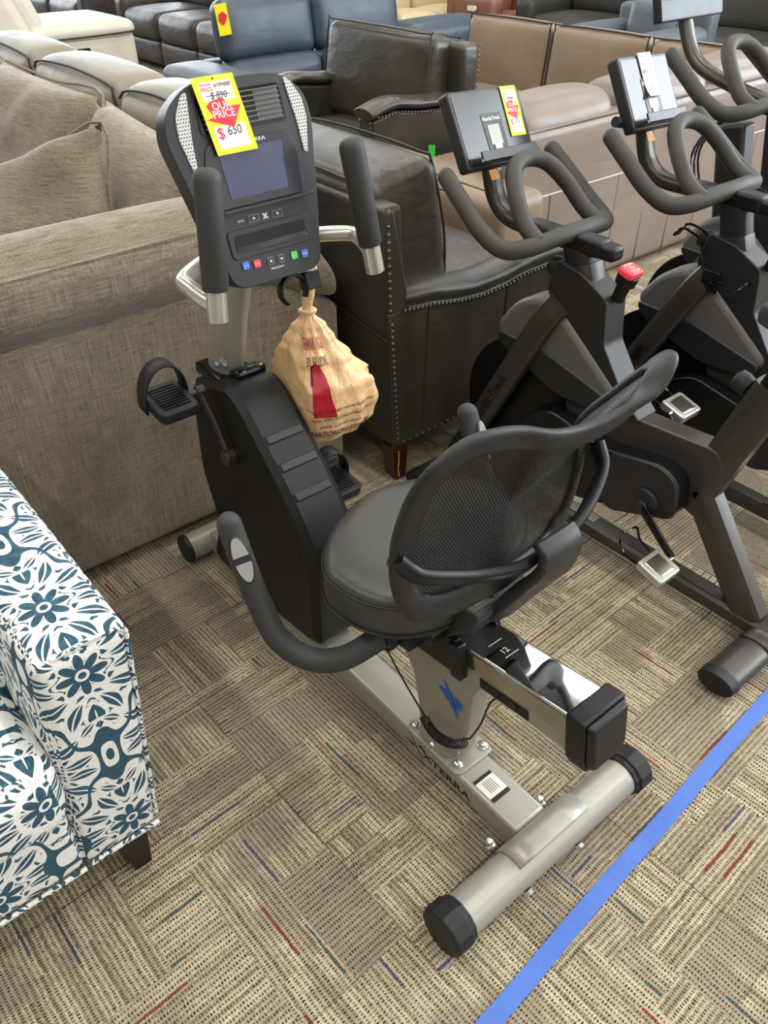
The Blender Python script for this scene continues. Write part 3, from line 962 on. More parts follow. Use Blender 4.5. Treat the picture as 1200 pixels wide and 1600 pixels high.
# side hand rails with pulse sensors
for sg in (-1, 1):
    pts = [bp(sg * .09, .845, .462), bp(sg * .15, .852, .450), bp(sg * .215, .872, .430), bp(sg * .262, .915, .428), bp(sg * .292, .968, .462), bp(sg * .298, 1.015, .530), bp(sg * .300, 1.052, .605), bp(sg * .300, 1.082, .672)]
    cc = catmull(pts, 7)
    rr = [0.0235] * len(cc)
    hr = B().sweep(cc, rr, 20).ball(cc[-1], 0.0232, 8).build('hand_rail', 'foam', bike, ang=70)
    # pulse sensor: an oval pad on the rail's outer rear face
    d = (V(pts[7]) - V(pts[5])).normalized()
    nn = V((sg * 0.35, -0.85, 0.40))
    nn = (nn - d * nn.dot(d)).normalized()
    sd_ = d.cross(nn).normalized()
    if sd_.x < 0:
        sd_ = -sd_
    c = bp(sg * .300, 1.055, .612) + nn * 0.016
    ov = [(0.020 * math.cos(2 * PI * k / 32), 0.052 * math.sin(2 * PI * k / 32)) for k in range(32)]
    B().prism(ov, c, sd_, d, nn, -0.012, 0.010, 0.92).build('sensor_housing', 'gun_dark', hr, bevel=0.002)
    def hp(y0, y1):
        o = []
        for k in range(17):
            y = y0 + (y1 - y0) * k / 16
            o.append((0.0155 * math.sqrt(max(0, 1 - (y / 0.045) ** 2)), y))
        for k in range(17):
            y = y1 + (y0 - y1) * k / 16
            o.append((-0.0155 * math.sqrt(max(0, 1 - (y / 0.045) ** 2)), y))
        return o
    for y0, y1 in ((-0.0446, -0.006), (0.006, 0.0446)):
        B().prism(hp(y0, y1), c, sd_, d, nn, 0.008, 0.012, 0.95).build('pulse_sensor', 'aluminium', hr)

# drive housing
prof = [(1.665, 0.645), (1.485, 0.705), (1.435, 0.682), (1.352, 0.602), (1.285, 0.537), (1.225, 0.467), (1.178, 0.39), (1.19, 0.085), (1.50, 0.04), (1.70, 0.055), (1.635, 0.22), (1.685, 0.38)]
hs = round_poly(prof, 0.03, 4)
hou = B().prism(hs, (XC, 0, 0), Y_, Z_, X_, -0.052, 0.052)
hou.prism(hs, (XC, 0, 0), Y_, Z_, -X_, 0.050, 0.068, 0.94)
hou.prism(hs, (XC, 0, 0), Y_, Z_, X_, 0.050, 0.068, 0.94)
housing = hou.build('drive_housing', 'black_plastic', bike, bevel=0.012, seg=3)
for (ya, za, yb, zb) in ((1.368, .618, 1.350, .600), (1.318, .570, 1.300, .552), (1.268, .518, 1.251, .498)):
    B().prism([(-0.050, 0), (0.050, 0), (0.050, 0.022), (-0.050, 0.022)], (XC, yb, zb), X_, (V((0, ya, za)) - V((0, yb, zb))).normalized(), V((0, -0.72, 0.69)), -0.010, 0.005, 0.96).build('rib', 'gun_dark', housing, bevel=0.003)
for y, z in ((1.455, 0.635), (1.235, 0.36), (1.62, 0.58)):
    B().lathe((XC - 0.0685, y, z), (-1, 0, 0), [(-0.004, 0.006), (0.0005, 0.006), (0.0006, 0.001)], 14).build('screw_hole', 'black_flat', housing)
B().box((XC, 1.595, 0.672), (0.10, 0.13, 0.03)).box((XC + 0.01, 1.51, 0.703), (0.08, 0.045, 0.022), (X_, V((0, .94, -.33)), V((0, .33, .94)))).build('post_collar', 'gloss_black', housing, bevel=0.008)

# console mast
mc = catmull([(XC, 1.60, 0.66), (XC, 1.565, 0.78), (XC, 1.515, 0.92), (XC, 1.465, 1.04)], 5)
mast = B().sweep(mc, (0.034, 0.058), 24, up=(0, -1, 0)).build('console_mast', 'silver_dark', bike)
for x, y in ((0.776, 1.56), (0.789, 1.545)):
    B().lathe((x, y, 0.715), (-0.85, -0.5, 0), [(-0.006, 0.007), (0.004, 0.007), (0.007, 0.003)], 12).build('bolt', 'zinc', mast)

# pedals and cranks
def pedal(px, py, pz, ax0, tilt, sg):
    a, bb = V((0, math.cos(tilt), math.sin(tilt))), V((0, -math.sin(tilt), math.cos(tilt)))
    pd = B().prism(round_poly([(-0.048, -0.060), (0.048, -0.060), (0.048, 0.060), (-0.048, 0.060)], 0.02), (px, py, pz), X_, a, bb, -0.014, 0.014).build('pedal', 'rubber', bike, bevel=0.004)
    t = B()
    for i in range(9):
        t.box(V((px, py, pz)) + a * (-0.04 + i * 0.010) + bb * 0.0155, (0.066, 0.005, 0.004), (X_, a, bb))
    t.build('tread', 'black_plastic', pd)
    sp = [V((px, py, pz)) + X_ * (0.052 * math.cos(th)) + a * 0.028 + bb * (0.004 + 0.085 * math.sin(th)) for th in [PI * k / 16 for k in range(17)]]
    sp = [V((px + sg * 0.052, py, pz - 0.02)) + a * 0.028] + sp + [V((px - sg * 0.052, py, pz - 0.02)) + a * 0.028] if sg > 0 else [V((px + 0.052, py, pz - 0.02)) + a * 0.028] + sp + [V((px - 0.052, py, pz - 0.02)) + a * 0.028]
    B().sweep(sp, (0.020, 0.0025), 8, up=a.cross(X_) * 0 + a.cross(bb).cross(a) if False else (0, 0, 1), shape='box').build('strap_core', 'rubber', pd) if False else None
    vs, n = [], len(sp)
    for p in sp:
        for s2 in (-1, 1):
            vs.append(p + a * s2 * 0.020)
    B().add(vs, [(2 * i, 2 * i + 2, 2 * i + 3, 2 * i + 1) for i in range(n - 1)]).build('strap', 'rubber', pd, solid=0.005)
    B().box(V((px - sg * 0.048, py, pz)) + a * 0.028 - bb * 0.03, (0.008, 0.026, 0.06), (X_, a, bb)).build('buckle', 'black_plastic', pd, bevel=0.002)
    B().cyl((ax0, py, pz), (px, py, pz), 0.009).build('axle', 'gunmetal', pd)
CY, CZ = 1.489, 0.512
ang = math.atan2(0.165, 0.075)
for sg, (dy, dz) in ((-1, (0.076, 0.150)), (1, (-0.076, -0.150))):
    x0 = XC + sg * 0.080
    cb = B().sweep(catmull([(x0, CY, CZ), (x0 + sg * 0.002, CY + dy * .5, CZ + dz * .5), (x0 + sg * 0.012, CY + dy, CZ + dz)], 5), (0.011, 0.006), 12, up=(1, 0, 0))
    cb.cyl((XC + sg * 0.06, CY, CZ), (x0 + sg * 0.012, CY, CZ), 0.020).cyl((x0, CY + dy, CZ + dz), (x0 + sg * 0.02, CY + dy, CZ + dz), 0.014)
    cb.build('crank_arm', 'gunmetal', bike, bevel=0.002)
    pedal(XC + sg * 0.168, CY + dy, CZ + dz, x0, 0.12, sg)

# console
CB = V((0, 0.091, 0.325)).normalized()
CN = V((0, -0.325, 0.091)).normalized()
CO = V((XC, 1.319, 0.991))
def cf(s_, t, d=0.0):
    return CO + X_ * s_ + CB * t + CN * d
outl = [(-0.098, -0.006), (0.098, -0.006), (0.118, 0.10), (0.140, 0.24), (0.136, 0.315), (0.080, 0.346), (-0.080, 0.346), (-0.144, 0.315), (-0.160, 0.255), (-0.128, 0.12)]
outl = [(-0.096, -0.008), (0.100, -0.008), (0.123, 0.12), (0.146, 0.255), (0.140, 0.305), (0.092, 0.344), (-0.092, 0.347), (-0.146, 0.308), (-0.158, 0.262), (-0.125, 0.12)]
op = round_poly(outl, [0.03, 0.03, 0.01, 0.02, 0.03, 0.04, 0.04, 0.03, 0.02, 0.01], 6)
b = B().prism(op, CO, X_, CB, -CN, 0.0, 0.040).prism(op, CO, X_, CB, -CN, 0.036, 0.085, 0.72)
con = b.build('console', 'console_plastic', bike, bevel=0.006, seg=3)
# speaker grilles
for sg in (-1, 1):
    g = [(0.098, 0.334), (0.112, 0.328), (0.131, 0.295), (0.134, 0.262), (0.121, 0.200), (0.113, 0.203), (0.110, 0.255)]
    g = round_poly([(sg * x, y) for x, y in (g if sg > 0 else g)], 0.006, 3)
    B().prism(g, CO, X_, CB, CN, 0.0, 0.003, 0.97).build('speaker_grille', 'light_grille', con, bevel=0.001)
# air vent
vt = B().prism(round_poly([(-0.090, 0.262), (0.090, 0.262), (0.086, 0.326), (-0.086, 0.326)], 0.008), CO, X_, CB, CN, 0.0, 0.002).build('air_vent', 'gloss_black', con)
for i in range(7):
    t = 0.270 + i * 0.0083
    B().box(cf(0, t, 0.004), (0.162, 0.0022, 0.008), (X_, CB, CN)).build('vent_slat', 'gun_light', vt)
B().box(cf(0.055, 0.294, 0.0015), (0.052, 0.050, 0.003), (X_, CB, CN)).build('vent_back', 'gun_light', vt)
# display
bz = B().prism(round_poly([(-0.094, 0.135), (0.094, 0.135), (0.099, 0.215), (0.085, 0.247), (-0.085, 0.247), (-0.099, 0.215)], 0.012), CO, X_, CB, CN, 0.0, 0.0025).build('display_bezel', 'bezel', con, bevel=0.001)
B().prism(round_poly([(-0.063, 0.150), (0.061, 0.150), (0.068, 0.232), (-0.068, 0.232)], 0.003), CO, X_, CB, CN, 0.0026, 0.0036).build('display', 'screen', bz)
B().text('XTERRA', cf(0.012, 0.2405, 0.003), X_, CB, 0.0095, 0.0002, xs=1.3).build('lettering', 'white', bz, smooth=False)
# reading ledge
B().box(cf(0.006, 0.131, 0.008), (0.196, 0.006, 0.022), (X_, CB, CN)).build('ledge', 'gun_dark', con, bevel=0.001)
# accessory slot
sr = round_poly([(-0.088, 0.046), (0.088, 0.046), (0.090, 0.098), (-0.090, 0.098)], 0.012)
sw = B().prism(sr, CO, X_, CB, CN, 0, 0.003).build('slot_surround', 'console_plastic', con, bevel=0.001)
cvx = [(-0.076, 0.088), (0.078, 0.088), (0.080, 0.066)] + [(0.080 - 0.158 * k / 12, 0.062 - 0.008 * math.sin(PI * k / 12)) for k in range(13)]
B().prism(cvx, CO, X_, CB, CN, 0.0025, 0.0038).build('slot', 'black_flat', sw)
B().prism([(x, 0.056 + (y - 0.056) * 0.35) for x, y in cvx], CO, X_, CB, CN, 0.003, 0.0045, 0.95).build('slot_lip', 'gun_dark', sw)
# buttons
def button(s_, t, w_, h_, mt, ring=None):
    if ring:
        o = B().prism(round_poly([(-w_ / 2, -h_ / 2), (w_ / 2, -h_ / 2), (w_ / 2, h_ / 2), (-w_ / 2, h_ / 2)], 0.003, 3), cf(s_, t), X_, CB, CN, 0, 0.0022).build('button', 'grey_print', con)
        B().prism(round_poly([(-w_ / 2 + .001, -h_ / 2 + .001), (w_ / 2 - .001, -h_ / 2 + .001), (w_ / 2 - .001, h_ / 2 - .001), (-w_ / 2 + .001, h_ / 2 - .001)], 0.003, 3), cf(s_, t), X_, CB, CN, 0.002, 0.0028).build('button_face', 'console_plastic', o)
        d = 1 if ring == 'up' else -1
        B().prism([(-0.003, -0.002 * d), (0.003, -0.002 * d), (0, 0.0035 * d)], cf(s_, t), X_, CB, CN, 0.0028, 0.0033).build('arrow', 'white', o, smooth=False)
    else:
        return B().prism(round_poly([(-w_ / 2, -h_ / 2), (w_ / 2, -h_ / 2), (w_ / 2, h_ / 2), (-w_ / 2, h_ / 2)], 0.003, 3), cf(s_, t), X_, CB, CN, 0, 0.0028).build('button', mt, con, bevel=0.0006)
button(-0.027, 0.111, 0.024, 0.013, None, 'up')
button(0.025, 0.109, 0.024, 0.013, None, 'down')
button(-0.012, 0.029, 0.013, 0.015, None, 'up')
button(0.012, 0.028, 0.013, 0.015, None, 'down')
for s_, t, mt, tx in ((-0.066, 0.033, 'btn_blue', 'FAN'), (-0.042, 0.031, 'btn_red', 'STOP'), (0.042, 0.027, 'btn_green', 'START'), (0.066, 0.025, 'btn_blue', 'ENTER')):
    o = button(s_, t, 0.0145, 0.0145, mt)
    B().text(tx, cf(s_, t, 0.003), X_, CB, 0.0042, 0.0002).build('lettering', 'white', o, smooth=False)
b = B().text('LEVEL', cf(-0.054, 0.111, 0.0008), X_, CB, 0.0058, 0.0002).text('PROGRAM', cf(0.0, 0.014, 0.0008), X_, CB, 0.0062, 0.0002)
b.prism([(-0.007, 0.005), (-0.002, 0.005), (0.007, -0.005), (0.002, -0.005)], cf(-0.001, 0.110), X_, CB, CN, 0, 0.001).prism([(-0.006, -0.005), (-0.002, -0.005), (0.006, 0.005), (0.002, 0.005)], cf(-0.001, 0.110), X_, CB, CN, 0, 0.0011)
b.build('lettering', 'white', con, smooth=False)
# bottle hooks under the console
hk = [cf(0.035 + 0.030 * math.cos(th), -0.040 + 0.030 * math.sin(th), -0.02) for th in [PI * (1.28 - 1.5 * k / 14) for k in range(15)]]
B().sweep(hk, (0.004, 0.012), 10, up=CN).box(cf(0.078, -0.03, -0.02), (0.035, 0.035, 0.03), (X_, CB, CN)).build('hook', 'black_plastic', con, bevel=0.002)

# handlebar
for sg in (-1, 1):
    dx = 0.015 if sg < 0 else 0
    gp0, gp1 = bp(sg * .181, 1.246, .972), bp(sg * .149, 1.274, 1.224)
    d = (gp1 - gp0).normalized()
    arm = catmull([bp(sg * .02, 1.46, 1.01), bp(sg * .10, 1.41, 1.018), bp(sg * .165, 1.362, 1.022), bp(sg * .192, 1.335, 1.022), bp(sg * .194, 1.308, 1.018), bp(sg * .188, 1.275, 1.008), gp0 + d * 0.028], 5)
    hb = B().sweep(arm, 0.0155, 16).cyl(gp0, gp0 + d * 0.07, 0.0185, seg=20).build('handlebar', 'aluminium', bike, bevel=0.002)
    g = B()
    pr_ = [(0.0, 0.0215), (0.003, 0.0235), (0.18, 0.0245), (0.188, 0.0235), (0.196, 0.019), (0.200, 0.010), (0.2005, 0.001)]
    g.lathe(gp0 + d * 0.056, d, pr_, 24).build('grip', 'foam', hb, ang=60)

# ------------------------------------------------------------------ price cards
def price_card(name, label, o, a, b_, w_, h_, was, now, extra=None, adhere=None):
    a, b_ = V(a).normalized(), V(b_).normalized()
    n_ = a.cross(b_).normalized()
    o = V(o)
    t = thing(name, label, 'price tag', o)
    def P(x, y, d=0.0):
        return o + a * x * w_ + b_ * y * h_ + n_ * d
    card = B().prism([(-w_ / 2, -h_ / 2), (w_ / 2, -h_ / 2), (w_ / 2, h_ / 2), (-w_ / 2, h_ / 2)], o, a, b_, n_, 0, 0.0008).build('card', 'yellow', t, smooth=False)
    def pan(x0, x1, y0, y1, mt, nm, d=0.0009):
        return B().prism([(x0 * w_, y0 * h_), (x1 * w_, y0 * h_), (x1 * w_, y1 * h_), (x0 * w_, y1 * h_)], o, a, b_, n_, 0.0007, d + 0.0003).build(nm, mt, t, smooth=False)
    pan(-0.38, 0.38, 0.19, 0.43, 'paper', 'white_panel')
    pan(-0.38, 0.38, -0.43, -0.13, 'paper', 'white_panel')
    ar = [(-0.36, 0.14), (-0.22, 0.19), (0.06, 0.22), (0.20, 0.10), (0.43, 0.10), (0.12, -0.17), (-0.45, -0.03), (-0.26, -0.01)]
    B().prism([(x * w_, y * h_) for x, y in ar], o, a, b_, n_, 0.0008, 0.0016).build('red_arrow', 'red', t, smooth=False)
    B().text('OUR', P(-0.02, 0.118, 0.0018), a, b_, w_ * 0.21, 0.0002, bold=w_ * 0.003).text('PRICE', P(-0.02, 0.012, 0.0018), a, b_, w_ * 0.21, 0.0002, bold=w_ * 0.003).build('lettering', 'white', t, smooth=False)
    B().text('REGULAR', P(-0.22, 0.395, 0.0014), a, b_, w_ * 0.06, 0.0001).text('PRICE', P(-0.22, 0.335, 0.0014), a, b_, w_ * 0.11, 0.0001).build('red_lettering', 'red', t, smooth=False)
    B().text('$', P(-0.25, -0.23, 0.0014), a, b_, w_ * 0.32, 0.0001).build('dollar_sign', 'red', t, smooth=False)
    b2 = B().text(was, P(0.0, 0.250, 0.0014), a, b_, w_ * 0.19, 0.0001, shear=0.25, xs=0.9)
    b2.box(P(0.0, 0.255, 0.0014), (w_ * 0.56, h_ * 0.008, 0.0003), (a, b_, n_))
    if extra:
        b2.text(extra, P(0.16, 0.375, 0.0014), a, b_, w_ * 0.115, 0.0001, shear=0.2, xs=0.85)
    b2.build('handwriting', 'ink', t, smooth=False)
    B().text(now, P(0.08, -0.21, 0.0014), a, b_, w_ * 0.26, 0.0001, shear=0.2, xs=0.9).build('handwritten_price', 'ink', t, smooth=False)
    B().lathe(P(0.0, 0.463, 0.0009), n_, [(0, w_ * 0.022), (0.0004, w_ * 0.022), (0.0005, 0.0001)], 14).build('punched_hole', 'black_flat', t)
    return t
# the card lies on the console's left half, slightly turned
ca = (X_ * math.cos(-0.02) + CB * math.sin(-0.02))
price_card('price_tag', 'yellow sale card with 650 handwritten, hanging over the recumbent bike console', cf(-0.039, 0.288, 0.0095), X_ * 0.997 - CB * 0.0 + CN * 0.0, CB * 0.993 - X_ * 0.14, 0.083, 0.127, '$ 890', '650', '#1094888')

# ------------------------------------------------------------------ plastic shopping bag
BC = V((0.945, 1.425, 0.0))
vdir = V((0.56, 0.80, 0)).normalized()          # away from the aisle
ud = V((0.82, -0.57, 0)).normalized()
def bag_pt(u, v, out=0.0):
    """u 0..1 round the bag (0.25 faces the aisle), v 0 bottom .. 1 top loop"""
    th = 2 * PI * u
    zz = 0.535 + v * 0.441
    key = [(0, .095), (.04, .114), (.12, .136), (.22, .148), (.32, .140), (.45, .092), (.55, .058), (.62, .040), (.68, .016), (.72, .011), (.78, .014), (.88, .020), (1.0, .017)]
    for i in range(len(key) - 1):
        if key[i][0] <= v <= key[i + 1][0]:
            t = (v - key[i][0]) / (key[i + 1][0] - key[i][0])
            t = t * t * (3 - 2 * t)
            r = key[i][1] * (1 - t) + key[i + 1][1] * t
            break
    fold = 1 + 0.09 * math.sin(7 * th + 1.3 + 2 * v) * max(0, min(1, (0.72 - v) / 0.3)) * (0.35 + v) + 0.03 * math.sin(13 * th + 5 * v)
    fold += 0.12 * noise.noise(V((math.cos(th) * 2.2, math.sin(th) * 2.2, v * 2.6))) * (1.2 if v < .35 else .4)
    fold += 0.03 * noise.noise(V((math.cos(th) * 6, math.sin(th) * 6, v * 5)))
    flat = 0.62
    lean = V((0.0, 0.0, 0))
    skew = 0.018 * math.cos(th) * (1 if v < 0.5 else 0)
    p = BC + lean + ud * (-math.cos(th)) * (r * fold + out) + vdir * (-math.sin(th)) * (r * fold * flat + out)
    sag = -0.02 * math.exp(-((v - 0.05) / 0.08) ** 2) * abs(math.cos(th + 0.4)) + 0.03 * math.exp(-(v / 0.10) ** 2) * (-math.cos(th))
    if v > 0.72:
        p += V((0.008, 0.0, 0)) * math.sin((v - 0.72) * 9)
    if v < 0.62 and p.x < XC + 0.074:
        p.x = XC + 0.074 + 0.04 * (p.x - XC - 0.074)
    return V((p.x, p.y, zz + sag))
bb = B().grid(lambda u, v: bag_pt(u, v), 110, 90, cu=True)
bb.add([bag_pt(k / 40, 0.0) for k in range(40)], [tuple(range(40))])
bag = bb.build('plastic_bag', 'bag', ang=80, org=(0.945, 1.425, 0.6))
tag(bag, 'knotted tan plastic shopping bag with red print hanging below the recumbent bike console', 'plastic bag')
B().sweep([bag_pt(k / 16, 0.70, 0.003) for k in range(16)], 0.005, 8, closed=True).build('knot', 'bag', bag)
def bw(u0, v0):
    def f(x, y, z):
        u = u0 + x / 0.62
        v = v0 + y / 0.385
        return bag_pt(u, v, 0.0022)
    return f
B().text('THANK YOU', None or (0, 0, 0), X_, Z_, 0.034, 0.0, wrap=bw(0.27, 0.555), xs=0.42).build('red_print', 'bag_red', bag, smooth=False)
hz = [(-0.016, -0.058), (0.021, -0.062), (0.014, -0.015), (0.013, 0.022), (0.006, 0.034), (0.003, 0.044), (-0.007, 0.046), (-0.013, 0.034), (-0.015, 0.0)]
def strip(poly, u0, v0, nm, mt):
    # densified polygon laid over the film
    ys = sorted(set([p[1] for p in poly]))
    y0, y1 = ys[0], ys[-1]
    def xr(y):
        xs_ = []
        for i in range(len(poly)):
            (xa, ya), (xb, yb) = poly[i], poly[(i + 1) % len(poly)]
            if (ya - y) * (yb - y) <= 0 and abs(yb - ya) > 1e-9:
                xs_.append(xa + (xb - xa) * (y - ya) / (yb - ya))
        return min(xs_), max(xs_)
    w_ = bw(u0, v0)
    def fn(a, c):
        y = y0 + (y1 - y0) * (0.002 + 0.996 * c)
        l, r = xr(y)
        return w_(l + (r - l) * a, y, 0)
    B().grid(fn, 8, 24).build(nm, mt, bag, uv=False)
strip(hz, 0.275, 0.355, 'red_print', 'bag_red')
strip([(-0.003, -0.01), (0.001, -0.01), (0.006, 0.028), (-0.002, 0.024)], 0.252, 0.395, 'black_print', 'black_print')
B().text('BY BILLIONS', (0, 0, 0), X_, Z_, 0.024, 0.0, wrap=bw(0.28, 0.475), xs=0.42).build('black_lettering', 'black_print', bag, smooth=False)
B().text('PARTICIPATING STORE FOR', (0, 0, 0), X_, Z_, 0.019, 0.0, wrap=bw(0.345, 0.095), xs=0.55).build('black_lettering', 'black_print', bag, smooth=False)
B().text('PLEASE RETURN TO A', (0, 0, 0), X_, Z_, 0.017, 0.0, wrap=bw(0.11, 0.10), xs=0.6).build('black_lettering', 'black_print', bag, smooth=False)
B().text('this bag is recyclable where facilities exist', (0, 0, 0), X_, Z_, 0.0105, 0.0, wrap=bw(0.33, 0.235), xs=0.8).build('black_lettering', 'black_print', bag, smooth=False)
B().text('made with recycled content material', (0, 0, 0), X_, Z_, 0.0105, 0.0, wrap=bw(0.34, 0.185), xs=0.8).build('black_lettering', 'black_print', bag, smooth=False)
B().text('please reuse and recycle', (0, 0, 0), X_, Z_, 0.0105, 0.0, wrap=bw(0.33, 0.14), xs=0.8).build('black_lettering', 'black_print', bag, smooth=False)

# ================================================================== indoor cycles
def spin(label, x, dy, dz, kind='card', cage=False):
    t = thing('spin_bike', label, 'exercise bike', (x, 1.0 + dy, 0), 'upright spin bikes in a row')
    def q(dx, y, z):
        return V((x + dx, y + dy, z))
    def plate(poly, d0, d1, name, mt, par=t, bev=0.006, rr=0.02, **kw):
        return B().prism(round_poly(poly, rr, 4), (x, dy, 0), Y_, Z_, X_, d0, d1).build(name, mt, par, bevel=bev, seg=3, **kw)
    # base
    br_ = B().sweep([q(0, 0.50, 0.058), q(0, 1.62, 0.058)], (0.032, 0.024), 16, shape='box').build('base_rail', 'gunmetal', t)
    B().box(q(0, 1.18, 0.0835), (0.034, 0.20, 0.0008)).build('warning_label', 'grey_print', br_)
    B().box(q(0, 0.80, 0.084), (0.040, 0.30, 0.004)).build('rail_cover', 'gunmetal', br_, bevel=0.002)
    for y in (0.515, 1.62):
        f = B().sweep([q(-.215, y, 0.043), q(.215, y, 0.043)], (0.048, 0.030), 24).build('floor_foot', 'gunmetal', t)
        for sg in (-1, 1):
            B().sweep([q(sg * .212, y, 0.042), q(sg * .245, y, 0.042)], [(0.050, 0.032), (0.048, 0.030)], 24).build('end_cap', 'rubber', f, bevel=0.003)
            if y < 1:
                B().lathe(q(sg * .06, y, 0.0735), Z_, [(0, .006), (.003, .006), (.004, .002)], 12).build('bolt', 'rubber', f)
        if y < 1:
            vs = []
            for i in range(9):
                th = PI * (0.18 + 0.64 * i / 8)
                for xx in (-0.075, 0.075):
                    vs.append(q(xx, y + 0.051 * math.cos(th), 0.043 + 0.0325 * math.sin(th)))
            B().add(vs, [(2 * i, 2 * i + 2, 2 * i + 3, 2 * i + 1) for i in range(8)]).build('foot_bracket', 'gunmetal', f, solid=0.003)
    # rear strut, seat tube, seat post
    B().sweep([q(0, .575, .07), q(0, .795, .36)], (0.030, 0.042), 16, up=(0, -1, .7), shape='box').build('rear_strut', 'gunmetal', t)
    B().sweep([q(0, .815, .30), q(0, .69, .69)], (0.030, 0.046), 16, up=(0, 1, .3), shape='box').build('seat_tube', 'gunmetal', t)
    sp_ = B().sweep([q(0, .70, .66), q(0, .655, .80)], (0.024, 0.036), 16, up=(0, 1, .3), shape='box').box(q(0, .62, .805), (0.045, 0.20, 0.03)).build('seat_post', 'black_plastic', t, bevel=0.003)
    B().lathe(q(0, .725, .66), (0, 1, .32), [(0, .010), (.025, .010), (.028, .022), (.045, .026), (.062, .024), (.068, .012)], 16).build('adjust_knob', 'rubber', sp_)
    def sad(u, v):
        a = 2 * PI * u
        c, s_ = math.cos(a), math.sin(a)
        yy = 0.64 + 0.14 * s_
        wd = 0.035 + 0.065 / (1 + math.exp((yy - 0.62) * 38))
        k = math.sin(PI * v / 2) if v < 1 else 1
        prof_ = [(0, .01), (.0, .98), (.018, 1.0), (.04, .96), (.052, .80), (.056, .4), (.057, .02)]
        f = v * (len(prof_) - 1)
        i = min(int(f), len(prof_) - 2)
        h = prof_[i][0] * (1 - f + i) + prof_[i + 1][0] * (f - i)
        r = prof_[i][1] * (1 - f + i) + prof_[i + 1][1] * (f - i)
        return q(c * wd * r, 0.64 + 0.14 * s_ * r, 0.822 + h + 0.012 * (s_ * r) ** 2 * (1 if s_ < 0 else .3))
    B().grid(sad, 36, 18, cu=True).build('saddle', 'foam', t, ang=80)
    # upper beam and belt guard
    plate([(1.00, .482), (.765, .498), (.735, .45), (.765, .375), (1.06, .33), (1.20, .36), (1.24, .44)], -.032, .032, 'main_beam', 'gunmetal')
    gd = plate([(.80, .295), (.815, .40), (.87, .425), (1.06, .385), (1.24, .42), (1.34, .36), (1.36, .24), (1.30, .17), (1.09, .195)], -.085, -.03, 'belt_guard', 'flywheel', rr=0.04)
    plate([(.80, .295), (.815, .40), (.87, .425), (1.02, .395), (1.07, .28), (1.0, .215)], -.092, -.084, 'guard_cover', 'gun_dark', gd, rr=0.03)
    B().lathe(q(-.092, .89, .305), (-1, 0, 0), [(0, .040), (.010, .038), (.012, .030), (.014, .012), (.03, .012)], 24).build('hub_cap', 'gun_dark', gd)
    # cranks + pedals
    for sg, (ey, ez) in ((-1, (-.128, -.090)), (1, (.115, .125))):
        x0 = sg * .112
        ca_ = B().sweep([q(x0, .89, .305), q(x0 * 1.06, .89 + ey * .5, .305 + ez * .5), q(x0 * 1.12, .89 + ey, .305 + ez)], [(.016, .007), (.013, .008), (.013, .007)], 12, up=(1, 0, 0)).build('crank_arm', 'gloss_black', t, bevel=0.002)
        px = x0 * 1.12 + sg * .06
        B().cyl(q(x0 * 1.12, .89 + ey, .305 + ez), q(px, .89 + ey, .305 + ez), .008).build('axle', 'chrome_soft', ca_)
        pdl = B().prism(round_poly([(-.043, -.040), (.043, -.040), (.043, .040), (-.043, .040)], .010, 3), q(px, .89 + ey, .305 + ez), X_, V((0, .96, .28)), V((0, -.28, .96)), -.012, .012)
        pdl = pdl.build('pedal', 'aluminium', t, bevel=0.004)
        B().prism([(-.030, -.028), (.030, -.028), (.030, .028), (-.030, .028)], q(px, .89 + ey, .305 + ez), X_, V((0, .96, .28)), V((0, -.28, .96)), .011, .0135, .9).build('tread_plate', 'chrome_soft', pdl, bevel=0.002)
        cg = catmull([q(px - .03, .89 + ey + .03, .305 + ez), q(px - .036, .89 + ey + .085, .325 + ez), q(px - .03, .89 + ey + .10, .36 + ez), q(px + .03, .89 + ey + .10, .36 + ez), q(px + .036, .89 + ey + .085, .325 + ez), q(px + .03, .89 + ey + .03, .305 + ez)], 5)
        B().sweep(cg, .0035, 8).build('toe_cage', 'gloss_black', pdl)
    # flywheel
    fw = B().lathe(q(-.022, 1.39, .315), (1, 0, 0), [(0, .001), (0, .10), (.004, .215), (.006, .232), (.030, .232), (.034, .215), (.038, .10), (.038, .001)], 72).build('flywheel', 'flywheel', t, ang=25)
    B().lathe(q(-.014, 1.39, .315), (1, 0, 0), [(0, .2325), (0.001, .2345), (.021, .2345), (.022, .2325)], 72).build('rim', 'chrome_soft', fw)
    # front fork with maker's lettering
    for sg in (-1, 1):
        fk = B().sweep(catmull([q(sg * .040, 1.285, .705), q(sg * .052, 1.325, .64), q(sg * .056, 1.42, .455), q(sg * .056, 1.62, .075)], 6), (.036, .020), 18, up=(1, 0, 0), shape='box').build('fork', 'gunmetal', t, ang=50)
        if sg < 0:
            d = V((0, -0.20, .385)).normalized()
            n_ = V((-1, 0, 0))
            up_ = V((0, 1, 0)) - d * d.y
            up_.normalize()
            B().text('NordicTrack', q(-.0775, 1.480, .345), d, up_, .043, .0004, bold=0.0006, xs=1.0).build('lettering', 'black_print', fk, smooth=False)
            B().box(q(-.065, 1.355, .600), (.002, .034, .034), (X_, d, up_)).build('sticker', 'white', fk)
    # cover above the flywheel, main plate
    plate([(1.505, .575), (1.44, .665), (1.36, .705), (1.29, .70), (1.05, .52), (1.09, .47), (1.25, .46), (1.47, .53)], -.050, .050, 'wheel_cover', 'gun_light', rr=0.05, bev=0.02)
    plate([(1.500, .565), (1.30, .56), (1.06, .505), (1.09, .462), (1.25, .450), (1.47, .52)], -.054, .054, 'cover_trim', 'gun_dark', rr=0.03)
